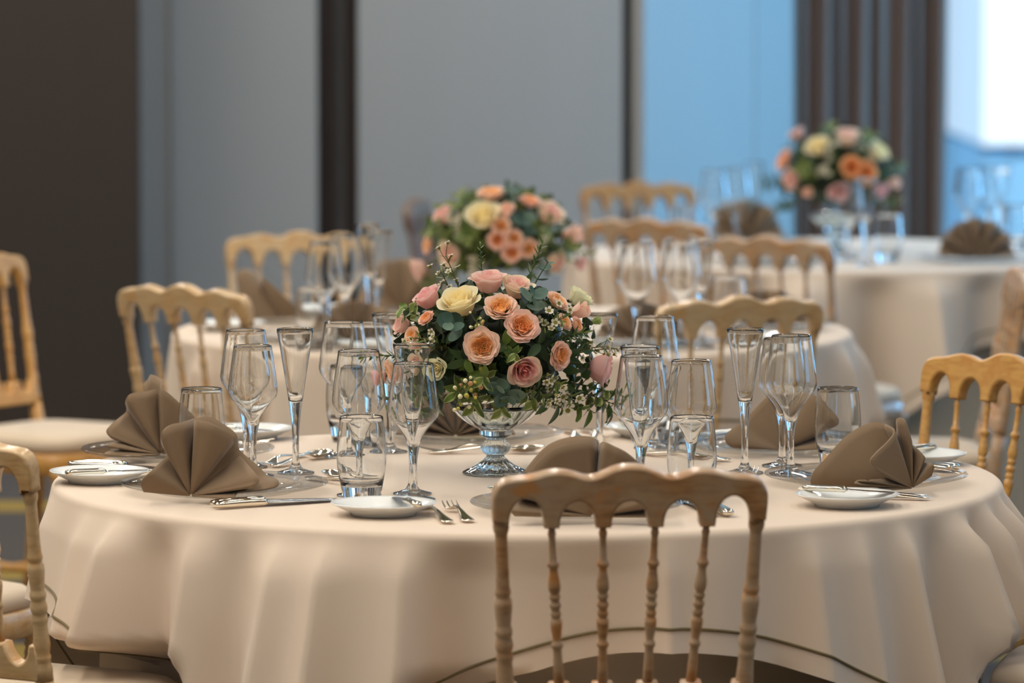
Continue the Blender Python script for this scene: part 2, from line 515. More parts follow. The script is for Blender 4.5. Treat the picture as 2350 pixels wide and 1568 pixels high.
def overlay(cx, cy, rotdeg, half, ridges, seed, label, group, flare=0.10):
    root = thing('tablecloth', label, 'tablecloth', (cx, cy, 0), 0, group)
    folds = make_folds(ridges, seed)
    rot = math.radians(rotdeg)
    N = 720; MM = 26
    V = [(0, 0, TZ)]; Fc = []
    flat = [0.15, 0.35, 0.55, 0.68, 0.74, RT]
    rings = []
    for i in range(len(flat) + MM):
        ring = []
        for k in range(N):
            th = 2 * PI * k / N
            if i < len(flat): rho = flat[i]
            else:
                m = square_rho(th, rot, half)
                t = (i - len(flat) + 1) / MM
                s = (m - RT)
                rho = RT + (0.022 * t / 0.2 if t <= 0.2 else 0.022 + (s - 0.022) * (t - 0.2) / 0.8)
            ring.append(len(V)); V.append(cloth_pos(0, 0, RT, rot, folds, TZ, th, rho, flare))
        rings.append(ring)
    O_ = Vector((cx, cy, 0))
    V = [press(Vector(v) + O_) - O_ for v in V]
    for k in range(N): Fc.append((0, rings[0][k], rings[0][(k + 1) % N]))
    for i in range(len(rings) - 1):
        for k in range(N):
            k2 = (k + 1) % N
            Fc.append((rings[i][k], rings[i + 1][k], rings[i + 1][k2], rings[i][k2]))
    co = ob('cloth', mk('cloth', V, Fc, M['cloth']), root)
    path = [cloth_pos(0, 0, RT + 0.0012, rot, folds, TZ, 2 * PI * k / N, square_rho(2 * PI * k / N, rot, half - 0.036) + 0.0012, flare) for k in range(N)]
    path = [press(v + O_) - O_ for v in path]
    tv, tf = tube(path, 0.0024, 6, closed=True)
    p = ob('piping', mk('piping', tv, tf, M['piping']), co)
    p['label'] = 'olive green piping above the hem'
    return root

def underlay(cx, cy, seed, label, group):
    rnd = random.Random(seed)
    folds = make_folds([], seed, 0.5)
    N = 360; V = [(0, 0, TZ - 0.006)]; Fc = []
    rhos = [0.4, RT - 0.085] + [RT - 0.085 + 0.02 * i / 4 for i in range(1, 5)] + [RT - 0.065 + 0.722 * i / 14 for i in range(1, 15)]
    rings = []
    for rho in rhos:
        ring = []
        for k in range(N):
            th = 2 * PI * k / N
            p = cloth_pos(0, 0, RT - 0.085, 0, lambda t: folds(t) * 0.30, TZ - 0.006, th, rho, 0.0)
            ring.append(len(V)); V.append(p)
        rings.append(ring)
    for k in range(N): Fc.append((0, rings[0][k], rings[0][(k + 1) % N]))
    for i in range(len(rings) - 1):
        for k in range(N):
            k2 = (k + 1) % N
            Fc.append((rings[i][k], rings[i + 1][k], rings[i + 1][k2], rings[i][k2]))
    O_ = Vector((cx, cy, 0)); V = [press(Vector(v) + O_) - O_ for v in V]
    o = ob('underlay_cloth', mk('underlay_cloth', V, Fc, M['undercloth']), None, (cx, cy, 0))
    return tag(o, label, 'tablecloth', group)

TA = (0.025, 7.67); TB = (0.0, 10.72); TC = (0.93, 13.5)
RA = [(-151, 5, .7), (-143.5, 2.6, .9), (-130, 3.5, .7), (-118, 3, .9), (-112.5, 2.5, .7), (-103.5, 3.5, .7), (-97.5, 4, -.5), (-75, 1.6, .3), (-57, 3, .5), (-84, 8, -.35), (-62, 6, -.2), (-50, 3.2, .6), (-43, 2.2, .8),
      (-31.5, 2.2, 1.0), (-22.5, 2.0, 1.0), (-15, 2.0, 1.0), (-8, 2.5, .8), (-37, 2.2, -.4), (-27, 2, -.4), (-124, 3, -.4), (-137, 3, -.4), (166, 6, .3), (-168, 6, .3)]
overlay(TA[0], TA[1], -76, 0.952, RA, 11, 'beige overlay tablecloth with olive piped hem on the nearest round table', 'beige overlay tablecloths')
underlay(TA[0], TA[1], 21, 'beige floor-length undercloth below the nearest overlay tablecloth', 'beige floor-length undercloths')
overlay(TB[0], TB[1], 32, 0.952, [(-20, 4, .8), (-8, 3, .6), (-150, 5, .8), (-128, 4, .8), (-110, 4, -.4), (-96, 4, .7), (-70, 5, .5), (-40, 4, .6)], 12,
        'beige overlay tablecloth on the middle table behind the nearest bouquet', 'beige overlay tablecloths')
underlay(TB[0], TB[1], 22, 'beige floor-length undercloth of the middle table', 'beige floor-length undercloths')
overlay(TC[0], TC[1], -45, 0.952, [(-50, 5, 1.3), (-62, 4.5, -1.0), (-74, 5, 1.3), (-86, 4.5, -1.0), (-99, 5, 1.2), (-112, 5, -.9), (-125, 5, 1.0), (-38, 4, -.9), (-26, 4, .9)], 13,
        'beige overlay tablecloth on the far table near the window', 'beige overlay tablecloths', 0.06)
underlay(TC[0], TC[1], 23, 'beige floor-length undercloth of the far table near the window', 'beige floor-length undercloths')

# ------------------------------------------------------------------ chairs
def solid_outline(pts, t, e=0.005):
    """pts: closed (x,z) outline -> rounded slab of thickness t along y"""
    n = len(pts)
    area = sum(pts[i][0] * pts[(i + 1) % n][1] - pts[(i + 1) % n][0] * pts[i][1] for i in range(n))
    if area < 0: pts = pts[::-1]
    nr = []
    for i in range(n):
        a = Vector((pts[(i + 1) % n][0] - pts[i - 1][0], pts[(i + 1) % n][1] - pts[i - 1][1]))
        if a.length < 1e-9: a = Vector((1, 0))
        a.normalize(); nr.append((a.y, -a.x))
    V = []; Fc = []
    rings = [(e, -t / 2), (e * .3, -t / 2 + e * .3), (0, -t / 2 + e), (0, t / 2 - e), (e * .3, t / 2 - e * .3), (e, t / 2)]
    for ins, y in rings:
        for i in range(n):
            V.append((pts[i][0] - nr[i][0] * ins, y, pts[i][1] - nr[i][1] * ins))
    for r in range(len(rings) - 1):
        for i in range(n):
            j = (i + 1) % n
            Fc.append((r * n + i, r * n + j, (r + 1) * n + j, (r + 1) * n + i))
    from mathutils.geometry import tessellate_polygon
    last = (len(rings) - 1) * n
    b = len(V)
    V += V[0:n]; V += V[last:last + n]
    ins = [Vector((V[i][0], V[i][2], 0)) for i in range(n)]
    for tri in tessellate_polygon([ins]):
        (x0, y0, _), (x1, y1, _), (x2, y2, _) = [ins[k] for k in tri]
        a, c, d = tri if (x1 - x0) * (y2 - y0) - (x2 - x0) * (y1 - y0) > 0 else (tri[0], tri[2], tri[1])
        Fc.append((b + a, b + c, b + d)); Fc.append((b + n + a, b + n + d, b + n + c))
    return V, Fc

PZ = 0.45; LEAN = math.radians(10)
def lean(p):
    """tilt of the chair back about the seat line"""
    x, y, z = p; d = z - PZ
    return (x, y * math.cos(LEAN) - d * math.sin(LEAN) - 0.19, PZ + d * math.cos(LEAN) + y * math.sin(LEAN))

HB = 0.893
XS = [-0.181, -0.110, -0.037, 0.037, 0.110, 0.181]
KZ = (HB - PZ) / ((HB - PZ) * math.cos(LEAN))       # stretch so that the leaned top reaches HB
def zz(z): return PZ + (z - PZ) * KZ

def top_rail():
    half = [(.012, .8926), (.024, .8898), (.036, .8845), (.048, .8795), (.058, .8778), (.068, .8792), (.080, .8830), (.092, .8858), (.104, .8866), (.118, .8852), (.132, .8815), (.146, .8785), (.160, .8775), (.174, .8755), (.184, .8705), (.1905, .862), (.1945, .848), (.1935, .822)]
    top = [(-x, z) for x, z in reversed(half)] + [(0, .8932)] + half
    c = catmull([(x, z, 0) for x, z in top], 110)
    pts = [(p.x, zz(p.y)) for p in c]
    zb = .805
    bot = [(.1925, .813), (.171, .813)]
    hw = .0105
    for i in range(5, 0, -1):
        xr = XS[i] - (hw + .001 if i < 5 else .0105); xl = XS[i - 1] + (hw + .001 if i > 1 else .0105)
        cx = (xr + xl) / 2; a = (xr - xl) / 2
        h = .034 if i in (2, 3, 4) else .040
        for k in range(0, 17):
            t = PI * k / 16
            ux = math.cos(t)
            bot.append((cx + a * ux, zb + .004 + h * math.sin(t) ** .92))
        if i > 1:
            bot.append((XS[i - 1] + hw, zb)); bot.append((XS[i - 1] - hw, zb))
    bot += [(-.171, .813), (-.1925, .813)]
    pts += [(x, zz(z)) for x, z in bot]
    clean = [pts[0]]
    for p in pts[1:]:
        if (p[0] - clean[-1][0]) ** 2 + (p[1] - clean[-1][1]) ** 2 > 1e-6: clean.append(p)
    return solid_outline(clean, .027, .0045)

def low_rail():
    zt, zb = .578, .522
    xs = [-.168, -.094, -.032, .032, .094, .168]
    top = [(-.168, zt)]
    for i in range(5):
        a, b = xs[i] + .014, xs[i + 1] - .014
        top.append((a, zt))
        for k in range(1, 12):
            t = k / 12
            top.append((a + (b - a) * t, zt - .030 * math.sin(PI * t) ** .6))
        top.append((b, zt))
    top.append((.168, zt))
    pts = [(x, zz(z)) for x, z in top] + [(.168, zz(zb)), (-.168, zz(zb))]
    return solid_outline(pts, .026, .004)

SPIN = [(0, .0046), (.03, .0046), (.055, .0052), (.07, .0062), (.085, .0054), (.10, .0048), (.23, .0056), (.245, .0075), (.26, .0090), (.275, .0075), (.285, .0058), (.31, .0062),
        (.36, .0084), (.40, .0092), (.425, .0080), (.437, .0060), (.45, .0078), (.462, .0082), (.475, .0066), (.487, .0058), (.50, .0080), (.513, .0087), (.527, .0075), (.54, .0058),
        (.553, .0074), (.566, .0080), (.58, .0070), (.592, .0060), (.60, .0086), (.63, .0088), (.66, .0080), (.715, .0060), (.735, .0060), (.745, .0082), (.757, .0088), (.77, .0078), (.782, .0060),
        (.80, .0062), (.9, .0070), (1, .0076)]
POST = [(0, .0105), (.012, .0112), (.03, .0118), (.05, .0110), (.065, .0090), (.08, .0088), (.31, .0100), (.33, .0104), (.345, .0116), (.357, .0118), (.37, .0104), (.38, .0102), (.39, .0128), (.42, .0131),
        (.47, .0118), (.51, .0106), (.525, .0108), (.54, .0126), (.555, .0128), (.57, .0112), (.58, .0108), (.60, .0128), (.62, .0132), (.64, .0118), (.65, .0106), (.665, .0120), (.68, .0122), (.695, .0112),
        (.71, .0110), (.77, .0120), (.80, .0128), (.83, .0128), (.855, .0106), (.868, .0124), (.882, .0130), (.895, .0114), (.905, .0114), (.93, .0134), (1, .0138)]

def turned(prof, a, b, n=20, sc_=1.0):
    """turned member from point a to point b; prof: (fraction, radius)"""
    A = Vector(a); B = Vector(b)
    ax = B - A; L = ax.length
    q = ax.to_track_quat('Z', 'Y')
    V, Fc = lathe([(0, 0)] + [(r * sc_, t * L) for t, r in prof] + [(0, L)], n)
    return [A + q @ Vector(v) for v in V], Fc

def seat_outline(z, grow=0.0, n=48):
    pts = []
    for k in range(n):
        a = 2 * PI * k / n
        c, s = math.cos(a), math.sin(a)
        p = 5.0
        x = math.copysign(abs(c) ** (2 / p), c); y = math.copysign(abs(s) ** (2 / p), s)
        w = 0.187 + 0.018 * (y + 1) / 2 + grow
        pts.append((x * w, y * (0.186 + grow) - 0.009, z))
    return pts

def ring_solid(rings):
    V = []; Fc = []
    n = len(rings[0])
    for r in rings: V += r
    for i in range(len(rings) - 1):
        for k in range(n):
            k2 = (k + 1) % n
            Fc.append((i * n + k, i * n + k2, (i + 1) * n + k2, (i + 1) * n + k))
    Fc.append(tuple(range(n - 1, -1, -1))); Fc.append(tuple((len(rings) - 1) * n + k for k in range(n)))
    return V, Fc

LEG = [(0, .019), (.06, .019), (.07, .014), (.085, .018), (.10, .014), (.12, .0175), (.3, .015), (.55, .013), (.7, .0145), (.72, .0175), (.74, .013), (.78, .0165), (.95, .011), (.97, .0135), (1, .012)]
def chair_meshes():
    P = {}
    tv, tf = top_rail(); P['top_rail'] = ([lean(v) for v in tv], tf)
    lv, lf = low_rail(); P['lower_rail'] = ([lean(v) for v in lv], lf)
    lows = [-.168, -.094, -.032, .032, .094, .168]
    P['spindle'] = [turned(SPIN, lean((XS[i], 0, zz(.812))), lean((lows[i], 0, zz(.576))), 16) for i in range(1, 5)]
    P['back_post'] = [turned(POST, lean((XS[i], 0, zz(.815))), lean((lows[i], 0, zz(.522))), 20) for i in (0, 5)]
    rear = []
    for s in (-1, 1):
        a = lean((s * .168, 0, zz(.5222))); b = lean((s * .166, 0, zz(.44)))
        path = [a, ((a[0] + b[0]) / 2, (a[1] + b[1]) / 2, (a[2] + b[2]) / 2), b, (s * .168, -.20, .30), (s * .172, -.225, .12), (s * .174, -.25, 0.0)]
        rear.append(tube(path, [.0140, .0165, .019, .018, .0155, .0125], 20))
    front = [turned(LEG, (s * .172, .148, .41), (s * .172, .153, 0), 16) for s in (-1, 1)]
    P['leg'] = rear + front
    P['seat_frame'] = ring_solid([seat_outline(.395, -.006), seat_outline(.399, 0), seat_outline(.440, 0), seat_outline(.445, -.005)])
    P['seat'] = ring_solid([seat_outline(.4455, -.018), seat_outline(.447, -.010), seat_outline(.458, -.004), seat_outline(.472, -.007), seat_outline(.482, -.020), seat_outline(.488, -.045), seat_outline(.4905, -.09)])
    P['stretcher'] = [turned([(0, .008), (.2, .010), (.45, .011), (.5, .014), (.55, .011), (.8, .010), (1, .008)], a, b, 12) for a, b in
                      (((-.170, -.222, .17), (-.172, .150, .17)), ((.170, -.222, .17), (.172, .150, .17)), ((-.17, 0, .17), (.17, 0, .17)))]
    return P
CH = chair_meshes()
CHM = {}
def chair_mesh(kind):
    if kind in CHM: return CHM[kind]
    d = {}
    wm = M[kind]
    for k, v in CH.items():
        m = M['seat'] if k == 'seat' else wm
        if isinstance(v, list): d[k] = [mk(k, a, b, m) for a, b in v]
        else: d[k] = mk(k, v[0], v[1], m)
    CHM[kind] = d
    return d
TOPY = lean((0, 0, zz(.85)))[1]
def chair(x, y, facing, kind, label):
    """x, y: middle of the top rail on plan; facing: direction the sitter looks, degrees from +x"""
    f = math.radians(facing)
    rz = f - PI / 2
    ux, uy = math.cos(f), math.sin(f)
    t = thing('chair', label, 'chair', (x - ux * TOPY, y - uy * TOPY, 0), rz, 'wooden spindle-back banquet chairs')
    for k, me in chair_mesh(kind).items():
        for m in (me if isinstance(me, list) else [me]):
            o = ob(k, m, t)
            if k == 'seat': o['label'] = 'beige padded seat cushion'
    return t
for c_ in CHAIRS: chair(*c_)

# ------------------------------------------------------------------ glassware (foot, stem and bowl meet ring to ring)
def dense(prof, k=3):
    c = catmull([(r, z, 0) for r, z in prof], (len(prof) - 1) * k)
    return [(max(0, p.x), p.y) for p in c]
def glass_thing(name, foot, stem, bowl_out, bowl_in, n=48):
    r = bpy.data.objects.new(name, None); COL.objects.link(r)
    parts = []
    if foot: parts.append(('foot', foot))
    if stem: parts.append(('stem', stem))
    parts.append(('bowl', bowl_out + bowl_in))
    for nm, pr in parts:
        V, Fc = lathe(pr, n)
        ob(nm, mk(nm, V, Fc, M['glass']), r)
    r['category'] = 'glass'
    return r
def stemware(name, h, kz, kr, rr, bz, foot_r, st=.0052):
    foot = [(0, .0006), (foot_r * .6, .0004), (foot_r - .0012, .0003), (foot_r, .0012), (foot_r - .0012, .0024), (foot_r * .7, .0042), (foot_r * .4, .0072), (.0100, .0108), (.0078, .0145)]
    stem = dense([(.0078, .0145), (st + .0008, .024), (st, .036), (st, .055), (st + .0003, bz - .022), (st + .0014, bz - .012)], 2)
    s1 = stem[-1]
    w = .0008
    out = dense([s1, (st + .004, bz), (kr * .36, bz + (kz - bz) * .30), (kr * .68, bz + (kz - bz) * .62), (kr * .93, kz - .010), (kr, kz), (kr * .975, kz + .012), ((kr * .72 + rr * .28), kz + (h - kz) * .35), ((kr * .35 + rr * .65), kz + (h - kz) * .68), (rr, h - .0006)], 3)
    inn = dense([(rr - w * .4, h + .0002), (rr - w, h - .0008), ((kr * .35 + rr * .65) - w, kz + (h - kz) * .68), ((kr * .72 + rr * .28) - w, kz + (h - kz) * .35), (kr * .975 - w, kz + .012), (kr - w, kz), (kr * .93 - w, kz - .010), (kr * .68 - w, bz + (kz - bz) * .62), (kr * .36 - w, bz + (kz - bz) * .30 + .002), (st + .0005, bz + .005), (.002, bz + .0025), (0, bz + .002)], 3)
    return glass_thing(name, foot, stem, out, inn)
BIG = stemware('wine_glass', .229, .151, .0428, .0328, .085, .036)
SMALL = stemware('wine_glass', .2145, .141, .0408, .0313, .082, .0345)
def flute_glass():
    foot_r = .031
    foot = [(0, .0006), (foot_r * .6, .0004), (foot_r - .0012, .0003), (foot_r, .0012), (foot_r - .0012, .0024), (foot_r * .7, .0042), (foot_r * .4, .0075), (.0092, .0115), (.0070, .016)]
    stem = dense([(.0070, .016), (.0056, .028), (.0054, .045), (.0060, .070), (.0082, .095), (.0104, .112)], 2)
    out = dense([(.0104, .112), (.0130, .130), (.0178, .160), (.0226, .190), (.0268, .215), (.0308, .2375)], 3)
    w = .0008
    inn = dense([(.0304, .2382), (.0297, .2374), (.0268 - w, .215), (.0226 - w, .190), (.0178 - w, .160), (.0130 - w, .132), (.0086, .121), (.003, .1178), (0, .1172)], 3)
    return glass_thing('champagne_flute', foot, stem, out, inn)
FLUTE = flute_glass()
def tumbler():
    out = dense([(0, .0008), (.020, .0006), (.0265, .0012), (.0285, .004), (.0312, .018), (.0345, .034), (.0378, .052), (.0390, .070), (.0384, .088), (.0368, .110), (.0340, .1335)], 3)
    w = .0012
    inn = dense([(.0335, .1342), (.0328, .1333), (.0368 - w, .110), (.0384 - w, .088), (.0390 - w, .070), (.0375 - w, .052), (.0330, .037), (.0275, .0295), (.015, .0262), (0, .0258)], 3)
    b = glass_thing('tumbler', None, None, [], [])
    for c in list(b.children): bpy.data.objects.remove(c)
    V, Fc = lathe(out, 48); ob('bowl', mk('bowl', V, Fc, M['glass']), b)
    V, Fc = lathe(inn, 48); ob('inner_wall', mk('inner_wall', V, Fc, M['glass']), b)
    # one closed wall: outer and inner shell meet at the rim
    for c in list(b.children): bpy.data.objects.remove(c)
    V, Fc = lathe(out + inn, 48); ob('bowl', mk('bowl', V, Fc, M['glass']), b)
    return b
TUMB = tumbler()
TUMB_ME = TUMB.children[0].data
USED = set()
GG = {'big': ('stemmed wine glasses', BIG), 'small': ('stemmed wine glasses', SMALL), 'flute': ('champagne flutes', FLUTE), 'tumbler': ('water tumblers', TUMB)}
def put_glass(kind, px, Y, label, rot=0.3):
    grp, proto = GG[kind]
    loc = (X_at(px, Y), Y, TZ + 0.0008)
    if kind == 'tumbler':
        o = ob('tumbler', TUMB_ME, None, loc); return tag(o, label, 'glass', grp)
    if kind not in USED:
        USED.add(kind); proto.location = loc; proto['label'] = label; proto['group'] = grp; return proto
    return dup(proto, loc, rot, label, grp)
Yt = lambda s: F / s
GL = [
 # far left place
 ('big', 562, 7.80, 'large wine glass at the far left place, behind the smaller one'),
 ('small', 578, 7.66, 'smaller wine glass at the far left place, in front of the large one'),
 ('flute', 676, 7.71, 'champagne flute at the left, standing alone right of the paired wine glasses'),
 ('tumbler', 460, 7.77, 'low water tumbler at the far left place, rising behind the front left napkin'),
 # front left place
 ('big', 822, 7.385, 'large wine glass at the front left, standing behind the nearest tumbler'),
 ('small', 948, 7.325, 'small wine glass at the front left, in front of a champagne flute'),
 ('flute', 945, 7.405, 'champagne flute just behind the front left small wine glass'),
 ('tumbler', 828, 7.29, 'nearest tumbler, with thick base, behind the front bread plate'),
 # front place
 ('big', 1473, 7.285, 'large wine glass behind the nearest chair, just right of the bouquet'),
 ('flute', 1469, 7.365, 'champagne flute behind the large wine glass right of the bouquet'),
 ('small', 1588, 7.375, 'small wine glass rising above the tumbler behind the nearest chair'),
 ('tumbler', 1590, 7.285, 'tumbler just behind the right part of the nearest chair rail'),
 # right place
 ('flute', 1712, 7.71, 'champagne flute left of the right-hand pair of wine glasses'),
 ('big', 1818, 7.69, 'large wine glass at the right, in front of its smaller neighbour'),
 ('small', 1798, 7.815, 'smaller wine glass mostly hidden behind the large right one'),
 ('tumbler', 1926, 7.78, 'tumbler behind the right napkin'),
 # back left place
 ('big', 788, 7.97, 'large wine glass left of the bouquet, behind the front left wine glass'),
 ('flute', 893, 8.04, 'champagne flute touching the left edge of the bouquet from behind'),
 ('tumbler', 797, 8.22, 'tumbler furthest back left of the bouquet'),
 ('small', 850, 8.15, 'small wine glass behind the bouquet on its left'),
 # back right place
 ('flute', 1377, 8.04, 'champagne flute touching the right edge of the bouquet from behind'),
 ('big', 1503, 8.10, 'large wine glass right of the bouquet in the back row'),
 ('tumbler', 1488, 8.21, 'tumbler furthest back right of the bouquet'),
 # middle table
 ('big', 745, 10.26, 'wine glass on the middle table, left one of the pair before the pale chair'),
 ('big', 792, 10.48, 'wine glass on the middle table, right one of the pair before the pale chair'),
 ('flute', 868, 10.5, 'champagne flute on the middle table left of its bouquet'),
 ('flute', 848, 10.75, 'second champagne flute on the middle table left of its bouquet'),
 ('tumbler', 716, 10.15, 'tumbler on the middle table left of its wine glasses'),
 ('big', 1462, 10.18, 'wine glass on the middle table nearest its bouquet on the right'),
 ('big', 1565, 10.27, 'wine glass on the middle table, right of the one nearest the bouquet'),
 ('flute', 1612, 10.22, 'champagne flute on the middle table, rightmost of its tall glasses'),
 ('tumbler', 1673, 10.5, 'tumbler on the middle table above the pale chair rail'),
 # far table
 ('big', 1640, 13.72, 'wine glass on the far table left of the bouquet, left of two'),
 ('big', 1692, 13.85, 'wine glass on the far table left of the bouquet, right of two'),
 ('flute', 1732, 14.02, 'champagne flute on the far table against the blue wall'),
 ('tumbler', 1582, 13.6, 'tumbler on the far table behind the brown chairs'),
 ('flute', 1988, 12.98, 'champagne flute in front of the far bouquet'),
 ('small', 1948, 13.2, 'wine glass in front of the far bouquet vase'),
 ('tumbler', 2040, 13.1, 'tumbler right of the far bouquet vase'),
 ('big', 2222, 13.85, 'wine glass before the sheer curtain, leftmost of the far right group'),
 ('big', 2272, 14.0, 'wine glass before the sheer curtain, second of the far right group'),
 ('flute', 2298, 13.8, 'champagne flute before the sheer curtain in the far right group'),
 ('tumbler', 2334, 13.6, 'tumbler at the right edge on the far table'),
]
for g in GL: put_glass(*g)
for k, (g, p) in GG.items():
    if k == 'tumbler':
        for c in list(p.children): bpy.data.objects.remove(c)
        bpy.data.objects.remove(p)

# ------------------------------------------------------------------ plates and cutlery
chv, chf = lathe([(0, .0006), (.10, .0004), (.112, .001), (.122, .004), (.150, .0098), (.1635, .0135), (.1652, .0155), (.1640, .0172), (.150, .0158), (.124, .0122), (.1185, .0128), (.1150, .0142), (.1115, .0128), (.1075, .0095), (.100, .0068), (.05, .0058), (0, .0058)], 96)
CHARGER = mk('charger_plate', chv, chf, M['charger'])
bpv, bpf = lathe([(0, .003), (.046, .003), (.047, .0004), (.050, .0004), (.0515, .0045), (.066, .0112), (.0785, .0172), (.0812, .0190), (.0806, .0202), (.076, .0186), (.062, .0132), (.052, .0088), (.044, .0072), (0, .0068)], 64)
BREAD = mk('bread_plate', bpv, bpf, M['porcelain'])

def fork_parts():
    handle = loft([(0, .0040, .004, .0010), (.003, .0042, .0085, .0014), (.012, .0044, .0108, .0017), (.030, .0052, .0088, .0018), (.060, .0076, .0056, .0019), (.090, .0104, .0040, .0020), (.118, .0118, .0034, .0021), (.130, .0108, .0042, .0019),
                   (.140, .0078, .0085, .0014), (.148, .0052, .0118, .0010), (.158, .0044, .0126, .0009)], 14)
    tines = []
    for x in (-.0108, -.0036, .0036, .0108):
        tines.append(loft([(.155, .0045, .0019, .0009, x), (.170, .0046, .0017, .0009, x), (.190, .0072, .0014, .0009, x), (.203, .0104, .0010, .0008, x), (.206, .0112, .0005, .0004, x)], 8))
    return handle, tines
fh, ft = fork_parts()
FORK = [mk('handle', fh[0], fh[1], M['silver'])] + [mk('tine', t[0], t[1], M['silver']) for t in ft]
kh = loft([(0, .0075, .004, .002), (.003, .0075, .0085, .0045), (.012, .0075, .0105, .0060), (.030, .0075, .0088, .0064), (.060, .0075, .0076, .0066), (.078, .0075, .0080, .0066), (.084, .0075, .0098, .0068), (.089, .0075, .0090, .0060), (.091, .0075, .0072, .0040)], 16)
kb = loft([(.090, .0072, .0070, .0022), (.096, .0066, .0098, .0014), (.12, .0058, .0108, .0010), (.16, .0046, .0112, .0009), (.19, .0036, .0104, .0008), (.208, .0030, .0070, .0007), (.218, .0028, .0020, .0005)], 10, 2.0)
KNIFE = [mk('handle', kh[0], kh[1], M['silver']), mk('blade', kb[0], kb[1], M['steel'])]
bh = loft([(0, .0068, .0035, .002), (.003, .0068, .0075, .0040), (.010, .0068, .0090, .0050), (.028, .0066, .0070, .0050), (.055, .0062, .0060, .0050), (.066, .0060, .0072, .0052), (.070, .0058, .0055, .0030)], 14)
bb = loft([(.069, .0056, .0060, .0018), (.075, .0052, .0092, .0012), (.10, .0042, .0104, .0009), (.13, .0034, .0100, .0008), (.146, .0030, .0062, .0006), (.152, .0028, .0015, .0004)], 10, 2.0)
BUTTER = [mk('handle', bh[0], bh[1], M['silver']), mk('blade', bb[0], bb[1], M['steel'])]
def spoon_bowl():
    V = []; Fc = []; n = 28; m = 7
    for side, off in ((0, 0), (1, .0011)):
        for i in range(m + 1):
            t = i / m
            for k in range(n):
                a = 2 * PI * k / n
                x = .0205 * t * math.cos(a); y = .166 + .031 * t * math.sin(a) + (.003 * t * math.sin(a))
                z = .0022 + .0085 * t ** 2.0 + off + .0015 * t * math.sin(a)
                V.append((x, y, z))
    for side in (0, 1):
        b = side * (m + 1) * n
        for i in range(m):
            for k in range(n):
                k2 = (k + 1) % n
                q = (b + i * n + k, b + i * n + k2, b + (i + 1) * n + k2, b + (i + 1) * n + k)
                Fc.append(q if side else q[::-1])
    e0 = m * n; e1 = (m + 1) * n + m * n
    for k in range(n):
        k2 = (k + 1) % n
        Fc.append((e0 + k, e0 + k2, e1 + k2, e1 + k))
    return V, Fc
sh = loft([(0, .0040, .004, .0010), (.003, .0042, .0080, .0014), (.012, .0044, .0100, .0017), (.030, .0052, .0080, .0018), (.060, .0080, .0052, .0019), (.095, .0120, .0036, .0020), (.120, .0130, .0032, .0020), (.136, .0116, .0040, .0014)], 14)
sb = spoon_bowl()
SPOON = [mk('handle', sh[0], sh[1], M['silver']), mk('bowl', sb[0], sb[1], M['silver'])]
GRP = {'dinner_fork': 'silver forks', 'dessert_fork': 'silver forks', 'dinner_knife': 'silver dinner knives', 'butter_knife': 'butter knives', 'dessert_spoon': 'silver spoons'}
def cutlery(name, meshes, x, y, z, dirdeg, label, cat, tilt=0.0):
    t = thing(name, label, cat, (x, y, z), 0, GRP[name])
    t.rotation_euler = (tilt, 0, math.radians(dirdeg) - PI / 2)
    first = None
    for m in meshes:
        nm = m.name.split('.')[0]
        o = ob(nm, m, first if nm == 'tine' else t)
        first = first or o
    return t

def setting(key, cx, cy, alpha, place, ctr=TA, offs=None, full=True, kn=(-.118, .188), group='charger plates on the nearest table'):
    """one cover: alpha is the seat's bearing from the table centre (degrees)"""
    o = ob('charger_plate', CHARGER, None, (cx, cy, TZ + .0006))
    tag(o, 'clear glass charger plate ' + place, 'plate', 'glass charger plates')
    if not full:
        a = math.radians(alpha)
        o = ob('bread_plate', BREAD, None, (cx - math.sin(a) * .26 + math.cos(a) * .02, cy + math.cos(a) * .26 + math.sin(a) * .02, TZ + .0006)) if key == 'B' else None
        if o: tag(o, 'white porcelain bread plate ' + place, 'plate', 'white bread plates')
        return
    a = math.radians(alpha)
    u = Vector((-math.cos(a), -math.sin(a))); v = Vector((u.y, -u.x))       # inward, and the sitter's right
    ud = math.degrees(math.atan2(u.y, u.x))
    def P(du, dv): return (cx + u.x * du + v.x * dv, cy + u.y * du + v.y * dv)
    z = TZ + .0004
    for i, (dv, nm) in enumerate(((kn[1], 'inner'), (kn[1] + .024, 'outer'))):
        x, y = P(kn[0] - .006 * i, dv)
        cutlery('dinner_knife', KNIFE, x, y, z, ud + (1.5 if i else -1), nm + ' silver dinner knife ' + place, 'knife')
    for i, (dv, nm) in enumerate(((-.190, 'inner'), (-.222, 'outer'))):
        x, y = P(-.125 - .010 * i, dv)
        cutlery('dinner_fork', FORK, x, y, z, ud + (2 if i else -1), nm + ' silver dinner fork ' + place, 'fork')
    x, y = P(.196, -.09)
    cutlery('dessert_fork', FORK, x, y, z, ud - 90 + 3, 'small silver dessert fork lying above the plate ' + place, 'fork')
    x, y = P(.226, .10)
    cutlery('dessert_spoon', SPOON, x, y, z, ud + 90 - 3, 'silver dessert spoon lying above the plate ' + place, 'spoon')
    dx, dy, kd = offs if offs else (-.325, -.02, 0)
    x, y = P(dy, dx)
    o = ob('bread_plate', BREAD, None, (x, y, TZ + .0006)); tag(o, 'white porcelain bread plate ' + place, 'plate', 'white bread plates')
    kdeg = ud + kd
    ka = math.radians(kdeg)
    kx, ky = x + v.x * .035 - math.cos(ka) * .076, y + v.y * .035 - math.sin(ka) * .076
    cutlery('butter_knife', BUTTER, kx, ky, TZ + .0165, kdeg, 'butter knife lying on the white bread plate ' + place, 'knife')

